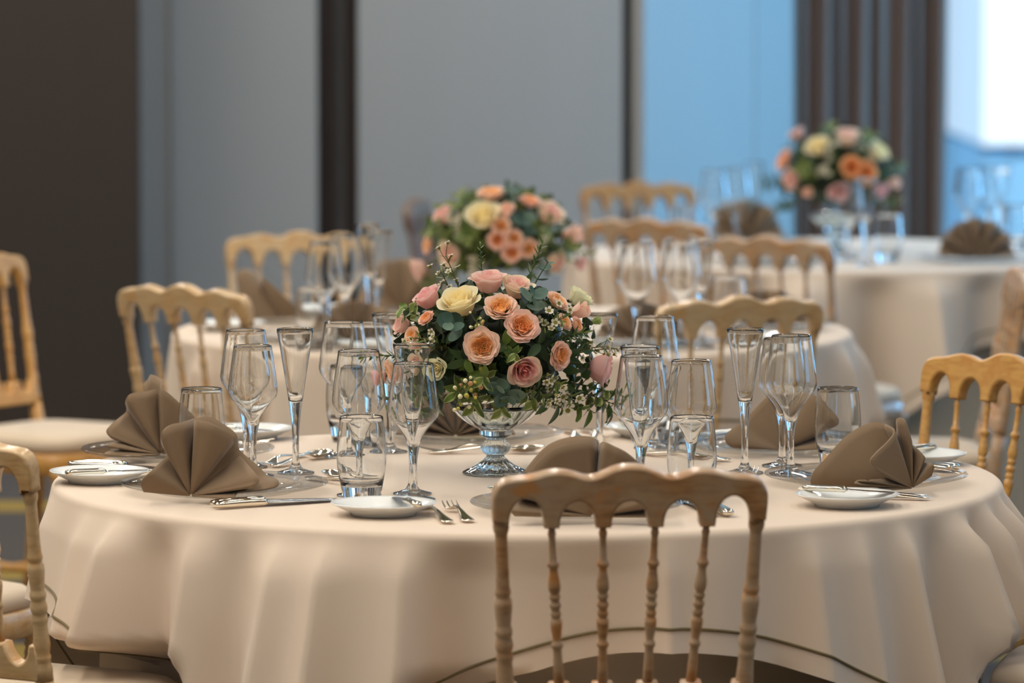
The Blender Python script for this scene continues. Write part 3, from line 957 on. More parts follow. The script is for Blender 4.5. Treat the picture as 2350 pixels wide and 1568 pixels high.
PL = {'LF': 'at the front left place', 'LB': 'at the far left place', 'F': 'at the front place behind the nearest chair', 'R': 'at the right-hand place', 'RB': 'at the far right place', 'BK': 'at the back place behind the crystal vase'}
setting('LF', -.458, 7.44, -150, PL['LF'], offs=(-.225, -.115, 0))
setting('LB', -.570, 7.965, 158, PL['LB'], kn=(-.085, .205))
setting('F', .100, 7.175, -80, PL['F'], offs=(-.300, .005, 5))
setting('R', .574, 7.565, -13, PL['R'], offs=(-.325, -.02, 180))
setting('RB', .452, 8.08, 42, PL['RB'])
setting('BK', -.075, 8.245, 98, PL['BK'])
for deg, pl in ((-143, 'front left of the middle table'), (158, 'left of the middle table'), (111, 'back of the middle table'), (-59, 'front right of the middle table'), (0, 'right of the middle table')):
    setting('B', TB[0] + .57 * math.cos(math.radians(deg)), TB[1] + .57 * math.sin(math.radians(deg)), deg, 'on the ' + pl, full=False)
for x, y, pl in ((.72, 14.0, 'left back of the far table'), (1.30, 13.1, 'right of the far table'), (.72, 12.98, 'near left of the far table')):
    setting('C', x, y, 0, 'on the ' + pl, full=False)

# ------------------------------------------------------------------ napkins: creased sheets fanning out from one pinch point
def napkin(px, py, sheets, label, scale=1.0, Y=None, z=TZ + .012):
    """sheets: outlines in photo pixels, (x, y, depth towards the viewer in mm); every sheet is ruled from the pinch point"""
    base = at(px, py, z) if Y is None else Vector((X_at(px, Y), Y, z))
    s = F / base.y
    t = thing('napkin', label, 'napkin', base, 0, 'taupe fan-folded napkins')
    V = []; Fc = []
    m = 9
    for sh_, back in [(q, b_) for q in sheets for b_ in ((0, 1) if len(sheets[0]) > 15 else (0,))]:
        pts = [Vector(((x - px) / s * scale, -d * 1.7 / 1000.0 * scale, max(0.0, (py - y) / s * scale))) for x, y, d in sh_]
        if back: pts = [Vector((p.x * .985, p.y + .0065, p.z * 1.012)) for p in pts]
        rim = catmull(pts, (len(pts) - 1) * 7)
        b = len(V); n = len(rim)
        for i in range(m + 1):
            r = 0.03 + 0.97 * i / m
            for k, p in enumerate(rim):
                q = p * r
                bulge = 0.006 * math.sin(PI * r) * (1 if k % 2 == 0 else 1)
                V.append((q.x, q.y - bulge * 0.5, q.z + 0.0006))
        for i in range(m):
            for k in range(n - 1):
                Fc.append((b + i * n + k, b + i * n + k + 1, b + (i + 1) * n + k + 1, b + (i + 1) * n + k))
    me = mk('folded_cloth', V, Fc, M['napkin'])
    me.set_sharp_from_angle(angle=math.radians(38))
    o = ob('folded_cloth', me, t)
    so = o.modifiers.new('thick', 'SOLIDIFY'); so.thickness = .0022; so.offset = 0
    return t

napkin(438, 1139, [
    [(330, 1128, 5), (326, 1102, 12), (352, 1075, 14), (381, 1047, -12), (373, 1015, 8), (374, 990, 14), (392, 975, 10), (420, 971, 0), (449, 971, -34), (460, 998, -40), (449, 967, 4), (470, 965, 12), (500, 975, 14), (528, 995, 6), (535, 1010, -2),
     (535, 1040, -34), (560, 1060, -10), (590, 1082, 18), (600, 1098, 24), (585, 1112, 22), (560, 1122, 0), (545, 1132, 16), (548, 1142, 24), (580, 1144, 26)],
    [(449, 964, -8), (480, 962, -14), (520, 985, -16), (542, 1005, -18), (548, 1040, -24), (590, 1075, -20), (612, 1095, -14), (640, 1104, 0), (636, 1116, 8), (600, 1124, 10)]],
    'taupe folded napkin on the front left plate, its fan opening in two tall lobes')
napkin(370, 1044, [
    [(320, 1046, 22), (252, 1040, 30), (250, 1033, 24), (300, 1030, -6), (256, 1022, 22), (257, 1014, 20), (300, 1015, -8), (262, 1004, 14), (247, 986, 16), (262, 968, 8), (287, 948, -16), (290, 920, 6), (300, 904, 10), (330, 901, 2), (366, 901, -26), (376, 930, -40)],
    [(372, 985, -46), (326, 900, -30), (335, 878, -34), (342, 868, -30), (358, 872, -22), (370, 878, -10), (372, 890, 6), (390, 905, 6), (408, 922, 2), (430, 945, -4), (446, 962, -8), (470, 1000, -10), (480, 1040, -12)]],
    'taupe folded napkin on the far left plate, pointed tip rising above its pleats')
napkin(1362, 1186, [
    [(1180, 1182, 10), (1172, 1166, 14), (1185, 1145, -10), (1176, 1128, 10), (1205, 1090, 8), (1252, 1040, 6), (1290, 1021, 6), (1330, 1014, 2), (1360, 1014, -4), (1374, 1026, -36), (1376, 1060, -44), (1383, 1017, 0), (1410, 1024, 8), (1440, 1039, 8), (1470, 1066, 2), (1488, 1095, -16), (1505, 1120, 10), (1500, 1150, 16), (1510, 1170, -4), (1490, 1184, 12)],
    [(1200, 1088, -16), (1248, 1034, -18), (1300, 1012, -20), (1350, 1009, -20), (1374, 1020, -24)]],
    'taupe folded napkin behind the rail of the nearest chair')
napkin(2094, 1121, [
    [(1955, 1116, 30), (1975, 1122, 34), (2020, 1118, 10), (1962, 1106, 30), (1958, 1098, 28), (1990, 1097, 26), (2037, 1101, -6), (2010, 1078, 26), (1990, 1052, 34), (2000, 1035, 32), (2030, 1010, 24), (2046, 992, 18), (2046, 983, 10), (2030, 978, -6), (2060, 1000, -20), (2058, 966, -6), (2070, 962, 0), (2078, 972, 4), (2090, 1010, 4), (2094, 1024, -14), (2110, 1036, -2), (2122, 1050, 2), (2122, 1068, -18), (2134, 1062, 10), (2140, 1068, 14), (2136, 1090, 10)],
    [(2046, 983, -8), (2020, 975, -14), (1996, 977, -16), (1965, 990, -12), (1930, 1012, -4), (1895, 1048, 4), (1866, 1078, 8), (1858, 1098, 8), (1859, 1114, 6)]],
    'taupe folded napkin on the right-hand plate, one sheet sloping down to the left')
napkin(1795, 1034, [
    [(1680, 1026, 10), (1664, 1014, 14), (1663, 996, 12), (1685, 980, 4), (1705, 968, 0), (1735, 938, -4), (1765, 911, -8), (1790, 912, -20), (1812, 925, -44), (1835, 905, -20), (1860, 904, -6), (1884, 919, 0), (1908, 942, 2), (1925, 962, 0), (1922, 980, -10), (1895, 1000, -22), (1900, 1015, 2), (1880, 1030, 8)]],
    'taupe folded napkin on the far right plate, behind the wine glasses')
def fan(px, Y, R, label, n=7, flat=0.72, tone=None):
    s = F / Y; z = TZ + .012
    py = 784 + F * ((UPV.dot(Vector((X_at(px, Y), Y, z)) - CAM)) / FWD.dot(Vector((X_at(px, Y), Y, z)) - CAM)) * -1
    pts = []
    k = 2 * n
    for i in range(k + 1):
        a = math.radians(4 + 172 * i / k)
        r = R * (1.0 if i % 2 == 0 else 0.93)
        pts.append((px - math.cos(a) * r * s, py - math.sin(a) * r * flat * s * 1.1, 16 if i % 2 == 0 else -16))
    napkin(px, py, [pts], label, Y=Y)
fan(1045, 8.20, .105, 'taupe folded napkin under the left side of the bouquet on the back plate')
napkin(640, 752, [
    [(575, 752, 8), (556, 745, 10), (547, 700, 6), (542, 650, 0), (562, 641, -10), (586, 655, -24), (594, 700, -30), (600, 660, 6), (620, 672, 8), (650, 698, 8), (678, 725, 4), (697, 750, 0)]],
    'taupe napkin on the middle table before the pale chair at the left', Y=10.92)
fan(815, 10.36, .105, 'taupe napkin on the middle table below its left wine glasses', 4)
fan(925, 11.2, .115, 'taupe napkin on the middle table touching its bouquet from the left', 3, 1.0)
fan(1470, 10.30, .105, 'taupe napkin on the middle table right of its bouquet, at its front', 4)
fan(1760, 10.72, .105, 'taupe napkin on the middle table showing through the pale chair back', 5)
fan(1712, 14.0, .118, 'taupe napkin on the far table left of the bouquet', 4, .95)
fan(2242, 13.1, .112, 'taupe napkin on the far table right of the bouquet, an even open fan', 6, .95)

# ------------------------------------------------------------------ flowers
def srgb(c): return lin(c)[:3]
def mixc(a, b, t): return tuple(a[i] * (1 - t) + b[i] * t for i in range(3))

def petal(V, Fc, C, az, W, rb, rt, z0, z1, curl, ruf, cbase, ctip, rnd, nu=6, nv=7, p=0.6, cedge=None):
    b = len(V)
    ph = rnd.uniform(0, 6.28); tw = rnd.uniform(-.08, .08)
    for j in range(nv + 1):
        t = j / nv
        w = W * (0.45 + 0.55 * math.sin(min(1, t / 0.62) * PI / 2)) * (1 - 0.22 * max(0, (t - .7) / .3) ** 2)
        for i in range(nu + 1):
            u = -1 + 2 * i / nu
            tt = t * (1 - 0.13 * u * u)
            r = rb + (rt - rb) * tt ** p
            z = z0 + (z1 - z0) * tt
            k = max(0, (tt - .55) / .45)
            r += curl * k * k + ruf * k * math.sin(3.2 * u + ph) + 0.04 * abs(curl) * u * u * k
            z += -0.45 * curl * k * k * k + ruf * 0.7 * k * math.sin(4.1 * u + ph * 1.7)
            a = az + u * w + tw * t
            rr = r * (1 + 0.05 * u * u * (1 if curl > 0 else -1))
            V.append((rr * math.cos(a), rr * math.sin(a), z))
            c = mixc(cbase, ctip, min(1, t * 1.15))
            if cedge is not None and k > 0: c = mixc(c, cedge, min(1, k * k * .9))
            C.append(c)
    for j in range(nv):
        for i in range(nu):
            q = b + j * (nu + 1) + i
            Fc.append((q, q + 1, q + nu + 2, q + nu + 1))

def rose_mesh(kind, inner, outer, edge, seed):
    """unit rose: radius about 1, opening along +z, base at z=0"""
    rnd = random.Random(seed)
    V = []; Fc = []; C = []
    I, O, E = srgb(inner), srgb(outer), srgb(edge)
    if kind == 'garden':
        for ring, (n, rt, z1, curl) in enumerate(((7, 1.0, .64, .18), (7, .93, .76, .13), (7, .85, .84, .09), (7, .75, .88, .05))):
            for k in range(n):
                petal(V, Fc, C, 2 * PI * (k + .5 * ring) / n + rnd.uniform(-.15, .15), PI / n * 1.35, .12, rt * rnd.uniform(.95, 1.04), 0, z1 * rnd.uniform(.95, 1.05), curl, .05, mixc(I, O, .6), O, rnd, cedge=E)
        for ring, (n, rt, z1) in enumerate(((8, .66, .86), (8, .54, .85), (8, .43, .82), (7, .32, .79), (5, .21, .77), (3, .10, .76))):
            for k in range(n):
                petal(V, Fc, C, 2 * PI * (k + .37 * ring) / n + rnd.uniform(-.3, .3), PI / n * rnd.uniform(1.1, 1.5), rt * .55, rt * rnd.uniform(.9, 1.08), .40, z1 * rnd.uniform(.92, 1.04), -.03, .05, mixc(I, O, 0.15 * (ring == 0)), mixc(I, O, max(0, .45 - .15 * ring)), rnd, 6, 6)
    elif kind == 'tea':
        a = 0
        spec = [(.10, 1.12, -.02), (.15, 1.14, -.02), (.20, 1.13, -.01), (.26, 1.14, 0), (.32, 1.12, .02), (.38, 1.13, .03), (.44, 1.12, .05), (.50, 1.12, .08), (.56, 1.10, .10), (.60, 1.08, .13), (.65, 1.07, .16), (.68, 1.04, .2), (.72, 1.03, .24), (.75, 1.0, .28), (.77, .97, .32), (.79, .92, .36), (.8, .88, .38)]
        for i, (rt, z1, curl) in enumerate(spec):
            a += 2.4 + rnd.uniform(-.2, .2)
            W = 1.5 - .05 * i if i < 8 else .86
            f = i / (len(spec) - 1)
            if i > 8: curl *= .72; z1 += .05
            petal(V, Fc, C, a, W, .10 + .12 * f, rt, .02, z1, curl, .012 + .03 * f, mixc(I, O, f * .8), mixc(I, O, f), rnd, 8, 8, .42 if f > .3 else .5, cedge=mixc(mixc(I, O, f), E, f))
    elif kind == 'bud':
        a = 0
        for i, (rt, z1, curl) in enumerate([(.12, 1.25, -.02), (.2, 1.27, -.02), (.28, 1.26, -.02), (.36, 1.24, 0), (.44, 1.22, .02), (.5, 1.2, .05), (.56, 1.14, .1), (.6, 1.08, .16)]):
            a += 2.4
            f = i / 7
            petal(V, Fc, C, a, 1.25 - .05 * i, .14, rt, 0, z1, curl, .02, mixc(I, O, f), mixc(I, O, f), rnd, 7, 7, .45, cedge=mixc(mixc(I, O, f), E, f))
    return mk('bloom', V, Fc, M['petal'], True, C)

def calyx_mesh():
    V = []; Fc = []; C = []
    rnd = random.Random(4); g = srgb((92, 112, 58))
    for k in range(5):
        petal(V, Fc, C, 2 * PI * k / 5, .34, .10, .34, -.10, .16, .30, .02, g, g, rnd, 4, 5, .8)
    sv, sf = lathe([(0, -.28), (.12, -.24), (.16, -.10), (.13, .02), (0, .04)], 12)
    b = len(V); V += sv; Fc += [tuple(b + i for i in f) for f in sf]; C += [g] * len(sv)
    return mk('calyx', V, Fc, M['leafcol'], True, C)
CALYX = calyx_mesh()
def stem_mesh():
    v, f = tube([(0, 0, -.2), (.03, 0, -1.0), (0, .02, -1.9)], .07, 8)
    return mk('stem', v, f, M['stemgreen'])
RSTEM = stem_mesh()
COLS = {
 'peach': ('garden', (255, 202, 128), (255, 230, 202), (255, 220, 204)),
 'peach2': ('garden', (255, 192, 124), (255, 226, 202), (254, 214, 202)),
 'orange': ('garden', (254, 176, 96), (255, 204, 146), (255, 200, 146)),
 'cream': ('tea', (255, 238, 176), (252, 240, 206), (246, 242, 208)),
 'white': ('tea', (250, 240, 202), (246, 242, 214), (232, 236, 190)),
 'pink': ('tea', (238, 162, 160), (246, 208, 196), (238, 224, 186)),
 'blush': ('tea', (242, 188, 178), (248, 220, 204), (248, 220, 208)),
 'pinkcream': ('tea', (248, 190, 184), (250, 236, 208), (240, 234, 200)),
 'rosepink': ('tea', (246, 186, 184), (250, 210, 202), (250, 220, 214)),
 'peachbud': ('bud', (254, 204, 172), (254, 222, 202), (252, 216, 198)),
 'greenbud': ('bud', (190, 198, 130), (164, 180, 106), (142, 164, 92)),
}
ROSE = {}
def rose(colour, pos, face, radius, label, group, spin=0.0):
    v = int(abs(pos.x * 1000)) % 2
    key = (colour, v)
    if key not in ROSE:
        k, a, b, c = COLS[colour]; ROSE[key] = rose_mesh(k, a, b, c, 100 + len(ROSE))
    k = COLS[colour][0]
    t = bpy.data.objects.new('rose', None); COL.objects.link(t)
    tag(t, label, 'flower', group)
    q = face.to_track_quat('Z', 'Y') @ Quaternion((0, 0, 1), spin)
    depth = {'garden': .62, 'tea': .75, 'bud': .8}[k]
    t.location = pos - face * (radius * depth)
    t.rotation_mode = 'QUATERNION'; t.rotation_quaternion = q
    t.scale = (radius,) * 3
    ob('bloom', ROSE[key], t); ob('calyx', CALYX, t); ob('stem', RSTEM, t)
    return t

# ---- greenery
def leaf_verts(L, W, fold=.25, droop=.3, n=6, tipw=0.0, rnd=None, wav=0.0):
    """leaf along +y, face +z: returns grid of (n+1) x 5 points"""
    V = []
    for j in range(n + 1):
        t = j / n
        w = W * math.sin(PI * min(1, t * .96 + .04)) ** .75 * (1 - .25 * t) * 1.15
        for u in (-1, -.5, 0, .5, 1):
            V.append(Vector((u * w, L * t, abs(u) * w * fold - droop * L * t * t + wav * W * math.sin(7 * t + 2 * u))))
    return V
def leaf_faces(b, n=6):
    Fc = []
    for j in range(n):
        for i in range(4):
            q = b + j * 5 + i
            Fc.append((q, q + 1, q + 6, q + 5))
    return Fc
def round_leaf(R, n=14, cup=.25):
    V = [Vector((0, R * .95, 0))]
    for rr in (.5, 1.0):
        for k in range(n):
            a = 2 * PI * k / n
            V.append(Vector((R * rr * math.sin(a) * .92, R - R * rr * math.cos(a), cup * R * rr * rr)))
    Fc = [(0, 1 + k, 1 + (k + 1) % n) for k in range(n)]
    Fc += [(1 + k, 1 + n + k, 1 + n + (k + 1) % n, 1 + (k + 1) % n) for k in range(n)]
    return V, Fc
def frame(d, up):
    y = d.normalized(); x = y.cross(up)
    if x.length < 1e-4: x = y.orthogonal()
    x.normalize(); z = x.cross(y)
    return Matrix((x, y, z)).transposed()

class Leaves:
    def __init__(s): s.V = []; s.F = []; s.C = []
    def add(s, p, d, up, L, W, c, c2=None, fold=.25, droop=.3, wav=0.0):
        m = frame(d, up); b = len(s.V)
        lv = leaf_verts(L, W, fold, droop, 6, wav=wav)
        for i, q in enumerate(lv):
            s.V.append(p + m @ q)
            e = (i % 5) in (0, 4)
            s.C.append(c2 if (c2 and e) else c)
        s.F += leaf_faces(b)
    def round(s, p, d, up, R, c):
        m = frame(d, up); b = len(s.V)
        v, f = round_leaf(R)
        for i, q in enumerate(v):
            s.V.append(p + m @ q); s.C.append(c)
        s.F += [tuple(b + k for k in t) for t in f]
    def mesh(s, name): return mk(name, s.V, s.F, M['leafcol'], True, s.C)

def jit(rnd, a): return Vector((rnd.uniform(-a, a), rnd.uniform(-a, a), rnd.uniform(-a, a)))
def sprig_path(base, tip, rnd, sag=0.02, n=8):
    mid = (base + tip) / 2 + Vector((0, 0, sag)) + jit(rnd, .008)
    return [base * (1 - t) ** 2 + mid * 2 * t * (1 - t) + tip * t * t for t in [i / n for i in range(n + 1)]]

def waxflower_mesh():
    V = []; Fc = []; C = []
    rnd = random.Random(9); w = srgb((236, 226, 206)); g = srgb((150, 148, 70))
    for k in range(5):
        a = 2 * PI * k / 5
        b = len(V); n = 8
        V.append((.55 * math.cos(a), .55 * math.sin(a), .16)); C.append(w)
        for i in range(n):
            t = 2 * PI * i / n
            V.append(((.60 + .34 * math.cos(t)) * math.cos(a) - .34 * math.sin(t) * math.sin(a), (.60 + .34 * math.cos(t)) * math.sin(a) + .34 * math.sin(t) * math.cos(a), .20 + .12 * math.cos(t))); C.append(w)
        Fc += [(b, b + 1 + i, b + 1 + (i + 1) % n) for i in range(n)]
    sv, sf = lathe([(0, -.5), (.2, -.42), (.34, -.05), (.40, .14), (.34, .17), (.16, .06), (0, .05)], 14)
    b = len(V); V += sv; Fc += [tuple(b + i for i in f) for f in sf]; C += [g] * len(sv)
    return mk('blossom', V, Fc, M['petal'], True, C)
WAX = waxflower_mesh()
bv, bf = lathe([(0, -1), (.5, -.85), (.9, -.4), (1, 0), (.85, .5), (.45, .88), (0, 1)], 10)
BERRY = {'yellow': mk('berry', bv, bf, plain('yellow_berry', (176, 164, 62), .4)), 'pinkish': mk('berry', bv, bf, plain('pink_berry', (190, 140, 96), .4)), 'white': mk('berry', bv, bf, plain('white_berry', (226, 218, 176), .4))}

EUC = [srgb((84, 112, 98)), srgb((98, 124, 106)), srgb((72, 100, 88))]
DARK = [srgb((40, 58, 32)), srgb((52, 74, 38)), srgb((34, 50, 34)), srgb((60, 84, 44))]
MIDG = [srgb((96, 118, 50)), srgb((110, 126, 58)), srgb((80, 104, 46))]
CREAM_E = srgb((184, 188, 128))

def sprig(kind, base, tip, outward, label, group, seed, size=1.0):
    rnd = random.Random(seed)
    nm = {'euc': 'eucalyptus_sprig', 'pit': 'variegated_leaf_sprig', 'wax': 'waxflower_sprig', 'berry': 'berry_sprig', 'need': 'needle_leaf_sprig', 'dark': 'dark_leaf_sprig'}[kind]
    t = thing(nm, label, 'greenery', base, 0, group)
    base = Vector(base); tip = Vector(tip)
    path = sprig_path(Vector((0, 0, 0)), tip - base, rnd)
    sv, sf = tube(path, [.0016 - .0008 * i / 8 for i in range(9)], 6)
    ob('stem', mk('stem', sv, sf, M['brownstem'] if kind in ('berry', 'wax') else M['stemgreen']), t)
    d = (path[-1] - path[-2]).normalized()
    L = Leaves()
    out = outward.normalized()
    def pt(f):
        i = min(7, int(f * 8)); g = f * 8 - i
        return path[i] * (1 - g) + path[i + 1] * g
    if kind == 'euc':
        side = d.cross(out)
        if side.length < .1: side = d.orthogonal()
        side.normalize()
        for k, f in enumerate((.55, .72, .86, .97)):
            R = (.0125 if k < 3 else .008) * size * rnd.uniform(.9, 1.1)
            for sgn in (-1, 1):
                dd = side * sgn + d * rnd.uniform(.1, .6) + out * rnd.uniform(.0, .3)
                if k % 2: dd = side.cross(d) * sgn * .5 + side * sgn * .5 + d * .4
                L.round(pt(f), dd, out + jit(rnd, .35), R, rnd.choice(EUC))
    elif kind == 'pit':
        for k in range(14):
            f = .36 + .64 * k / 13
            a = k * 2.4
            side = d.orthogonal().normalized(); s2 = d.cross(side)
            dd = d * .5 + side * math.cos(a) + s2 * math.sin(a) + out * .25
            L.add(pt(f), dd, out + jit(rnd, .4), .026 * size * rnd.uniform(.8, 1.15), .0075 * size, rnd.choice(MIDG), CREAM_E if k % 2 else None, .15, .35, .3)
    elif kind == 'dark':
        for k in range(14):
            f = .3 + .7 * k / 13
            a = k * 2.4
            side = d.orthogonal().normalized(); s2 = d.cross(side)
            dd = d * .6 + side * math.cos(a) + s2 * math.sin(a)
            L.add(pt(f), dd, out + jit(rnd, .4), .029 * size * rnd.uniform(.8, 1.2), .0075 * size, rnd.choice(DARK + MIDG[:1]), None, .2, .4)
    elif kind == 'need':
        for k in range(40):
            f = .35 + .65 * k / 39
            a = k * 2.4
            side = d.orthogonal().normalized(); s2 = d.cross(side)
            dd = d * .9 + side * math.cos(a) + s2 * math.sin(a)
            L.add(pt(f), dd, out, .015 * size, .0016 * size, rnd.choice(MIDG + DARK[1:2]), None, .1, .1)
    elif kind in ('wax', 'berry'):
        for k in range(18):
            f = .3 + .68 * k / 17; a = k * 2.4
            side = d.orthogonal().normalized(); s2 = d.cross(side)
            dd = d * .7 + side * math.cos(a) + s2 * math.sin(a)
            L.add(pt(f), dd, out, .017 * size, .0017 * size, rnd.choice(MIDG), None, .1, .1)
        n = 8 if kind == 'wax' else 14
        twigs = []; kids = []
        for k in range(n):
            f = .55 + .45 * k / (n - 1)
            p = pt(f)
            spread = (.016 if kind == 'wax' else .018) * size
            e = p + (out * rnd.uniform(.4, 1.2) + jit(rnd, 1.0)) * spread
            twigs.append(tube([p, (p + e) / 2 + jit(rnd, .002), e], .0006, 5))
            if kind == 'wax':
                b = ob('blossom', WAX); kids.append(b)
                b.rotation_mode = 'QUATERNION'
                b.rotation_quaternion = (out + jit(rnd, .5)).to_track_quat('Z', 'Y')
                b.location = e; b.scale = (.0074 * size * rnd.uniform(.85, 1.15),) * 3
            else:
                b = ob('berry', BERRY[rnd.choice(['yellow', 'yellow', 'pinkish', 'white'])]); kids.append(b)
                b.location = e; b.scale = (.0032 * size * rnd.uniform(.75, 1.2),) * 3
        tv, tf = join(twigs)
        ts = ob('twig_spray', mk('twig_spray', tv, tf, M['stemgreen']), t)
        for b in kids: b.parent = ts
    if L.V: ob('foliage', L.mesh('foliage'), t)
    return t

def dome(c, rad, px, py):
    """first hit of the view ray with the bouquet's ellipsoid, else the nearest silhouette point; returns point and outward normal"""
    d = ray(px, py); o = CAM - c
    S = Vector((1 / rad[0], 1 / rad[1], 1 / rad[2]))
    D = Vector((d.x * S.x, d.y * S.y, d.z * S.z)); O = Vector((o.x * S.x, o.y * S.y, o.z * S.z))
    a = D.dot(D); b = 2 * O.dot(D); cc = O.dot(O) - 1
    q = b * b - 4 * a * cc
    t = (-b - math.sqrt(q)) / (2 * a) if q > 0 else -b / (2 * a)
    p = CAM + d * t
    nrm = Vector(((p.x - c.x) * S.x ** 2, (p.y - c.y) * S.y ** 2, (p.z - c.z) * S.z ** 2)).normalized()
    return p, nrm

def greens(c, rad, seed, label, n=700, zmin=-.66, pal=None):
    """the uncountable filler: dark leaves packed through the dome"""
    rnd = random.Random(seed); L = Leaves()
    for k in range(n):
        v = Vector((rnd.gauss(0, 1), rnd.gauss(0, 1), rnd.gauss(0, 1))).normalized()
        if v.z < zmin: continue
        r = rnd.uniform(.60, .88)
        p = Vector((v.x * rad[0] * r, v.y * rad[1] * r, v.z * rad[2] * r))
        dd = v + jit(rnd, .9) + Vector((0, 0, -.25))
        L.add(p, dd, v + jit(rnd, .3), rnd.uniform(.018, .034), rnd.uniform(.006, .010), rnd.choice(pal or DARK), None, .2, .35)
    # solid very dark green core that the stems are stuck into
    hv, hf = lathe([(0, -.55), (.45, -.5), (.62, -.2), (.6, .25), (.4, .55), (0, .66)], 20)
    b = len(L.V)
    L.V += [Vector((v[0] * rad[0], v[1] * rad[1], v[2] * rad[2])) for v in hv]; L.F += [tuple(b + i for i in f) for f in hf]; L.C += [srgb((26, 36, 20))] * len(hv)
    o = ob('foliage', L.mesh('foliage'), None, c)
    return tag(o, label, 'greenery', None, 'stuff')

def compote(c, label):
    t = thing('compote_vase', label, 'vase', (c.x, c.y, TZ + .0006), 0, 'crystal compote vases')
    n = 72; fl = 18
    foot = [(0, .003), (.034, .0015), (.050, .0004), (.0545, .0012), (.0550, .0030), (.052, .0052, .010), (.041, .0092, .03), (.030, .0150, .045), (.0215, .0215, .05), (.0160, .0270, .04), (.0146, .0295, .02)]
    stem = [(.0146, .0295, .02), (.0150, .0312), (.0185, .0345, .04), (.0228, .0395, .06), (.0240, .0450, .06), (.0222, .0505, .05), (.0175, .0548, .03), (.0158, .0570), (.0164, .0592), (.0225, .0622), (.0262, .0650), (.0270, .0690), (.0264, .0732)]
    bowl = [(.0264, .0732), (.029, .0752), (.040, .0808, .012), (.052, .0886, .02), (.062, .0970, .02), (.0715, .1080, .012), (.0750, .1150), (.0738, .1160), (.0695, .1090), (.0600, .0985), (.0500, .0905), (.0385, .0832), (.024, .0790), (.0, .0778)]
    for nm, pr in (('foot', foot), ('stem', stem), ('bowl', bowl)):
        V, Fc = lathe(pr, n, fl)
        ob(nm, mk(nm, V, Fc, M['crystal']), t)
    return t

def bouquet(c, rad, roses, sprigs, tagword, seed, foli, pal=None):
    greens(c, rad, seed, foli, pal=pal)
    base = c + Vector((0, 0, -rad[2] * .45))
    for i, r in enumerate(roses):
        px, py, dia, colour, (tx, tz), label = r
        p, nrm = dome(c, rad, px, py)
        s = F / p.y
        face = (nrm + Vector((tx, 0, tz))).normalized()
        R = dia / s / 2 * {'garden': .93, 'tea': 1.0, 'bud': 1.35}[COLS[colour][0]]
        rose(colour, p, face, R, label, 'roses in the ' + tagword, i * 1.3)
    for i, (kind, px, py, label, size, pull) in enumerate(sprigs):
        p, nrm = dome(c, rad, px, py)
        tip = p + nrm * pull
        b = base + (p - base) * .35
        sprig(kind, b, tip, nrm, label, 'sprigs in the ' + tagword, seed * 50 + i, size)

cA = Vector((X_at(1133, 7.70), 7.70, TZ + .212)); rA = (.185, .17, .128)
W1 = 'nearest bouquet'
rosesA = [
 (1122, 640, 92, 'blush', (0, .9), 'dusty blush rose at the top of the nearest bouquet, seen from the side'),
 (1187, 654, 84, 'pinkcream', (.1, .25), 'cream rose with pink heart, upper right in the nearest bouquet'),
 (1053, 689, 104, 'cream', (-.1, .45), 'large pale yellow rose in the upper left of the nearest bouquet'),
 (978, 680, 78, 'rosepink', (-.6, .7), 'pink rose turned away at the upper left edge of the nearest bouquet'),
 (1149, 703, 78, 'peach', (0, .1), 'peach garden rose highest of the three central ones in the nearest bouquet'),
 (1199, 747, 80, 'peach2', (0, .0), 'peach garden rose in the centre right of the nearest bouquet'),
 (1106, 794, 82, 'peach', (0, 0), 'round peach garden rose lowest of the central ones, nearest bouquet'),
 (1203, 851, 84, 'pink', (0, -.05), 'pink rose with swirled heart and greenish outer petals, bottom of the nearest bouquet'),
 (1287, 817, 66, 'peach2', (.35, 0), 'peach garden rose turned right, lower right of the nearest bouquet'),
 (1281, 690, 58, 'peach', (.4, .3), 'small peach garden rose at the upper right of the nearest bouquet'),
 (1333, 680, 74, 'white', (.4, .6), 'creamy white rose at the upper right edge of the nearest bouquet'),
 (1337, 712, 54, 'peachbud', (.5, -.1), 'half-open peach bloom below the creamy white rose'),
 (1296, 738, 44, 'peach', (.4, .2), 'small peach spray rose beside white waxflowers, left of two'),
 (1326, 746, 42, 'peach2', (.7, .1), 'small peach spray rose beside white waxflowers, right of two'),
 (1386, 848, 96, 'rosepink', (.45, .12), 'large light pink rose at the right edge of the nearest bouquet'),
 (944, 771, 48, 'peach', (-.2, .1), 'small peach rose at the left of the nearest bouquet'),
 (918, 744, 58, 'blush', (-.8, .1), 'blush rose seen side-on at the far left of the nearest bouquet'),
 (977, 729, 42, 'peach2', (-.3, .4), 'little peach rose tucked under the pink rose on the left'),
 (955, 832, 58, 'pinkcream', (-.2, 0), 'pink-hearted rose seen through the champagne flute'),
 (1002, 845, 56, 'white', (.1, .1), 'creamy white rose low on the left, right of the small wine glass'),
 (893, 850, 52, 'peach', (-.4, 0), 'peach rose at the lower left behind the wine glass'),
 (868, 866, 52, 'rosepink', (-.9, .1), 'pink rose at the lowest left tip of the nearest bouquet'),
 (1372, 735, 26, 'greenbud', (.7, .1), 'closed green rosebud at the right of the nearest bouquet'),
]
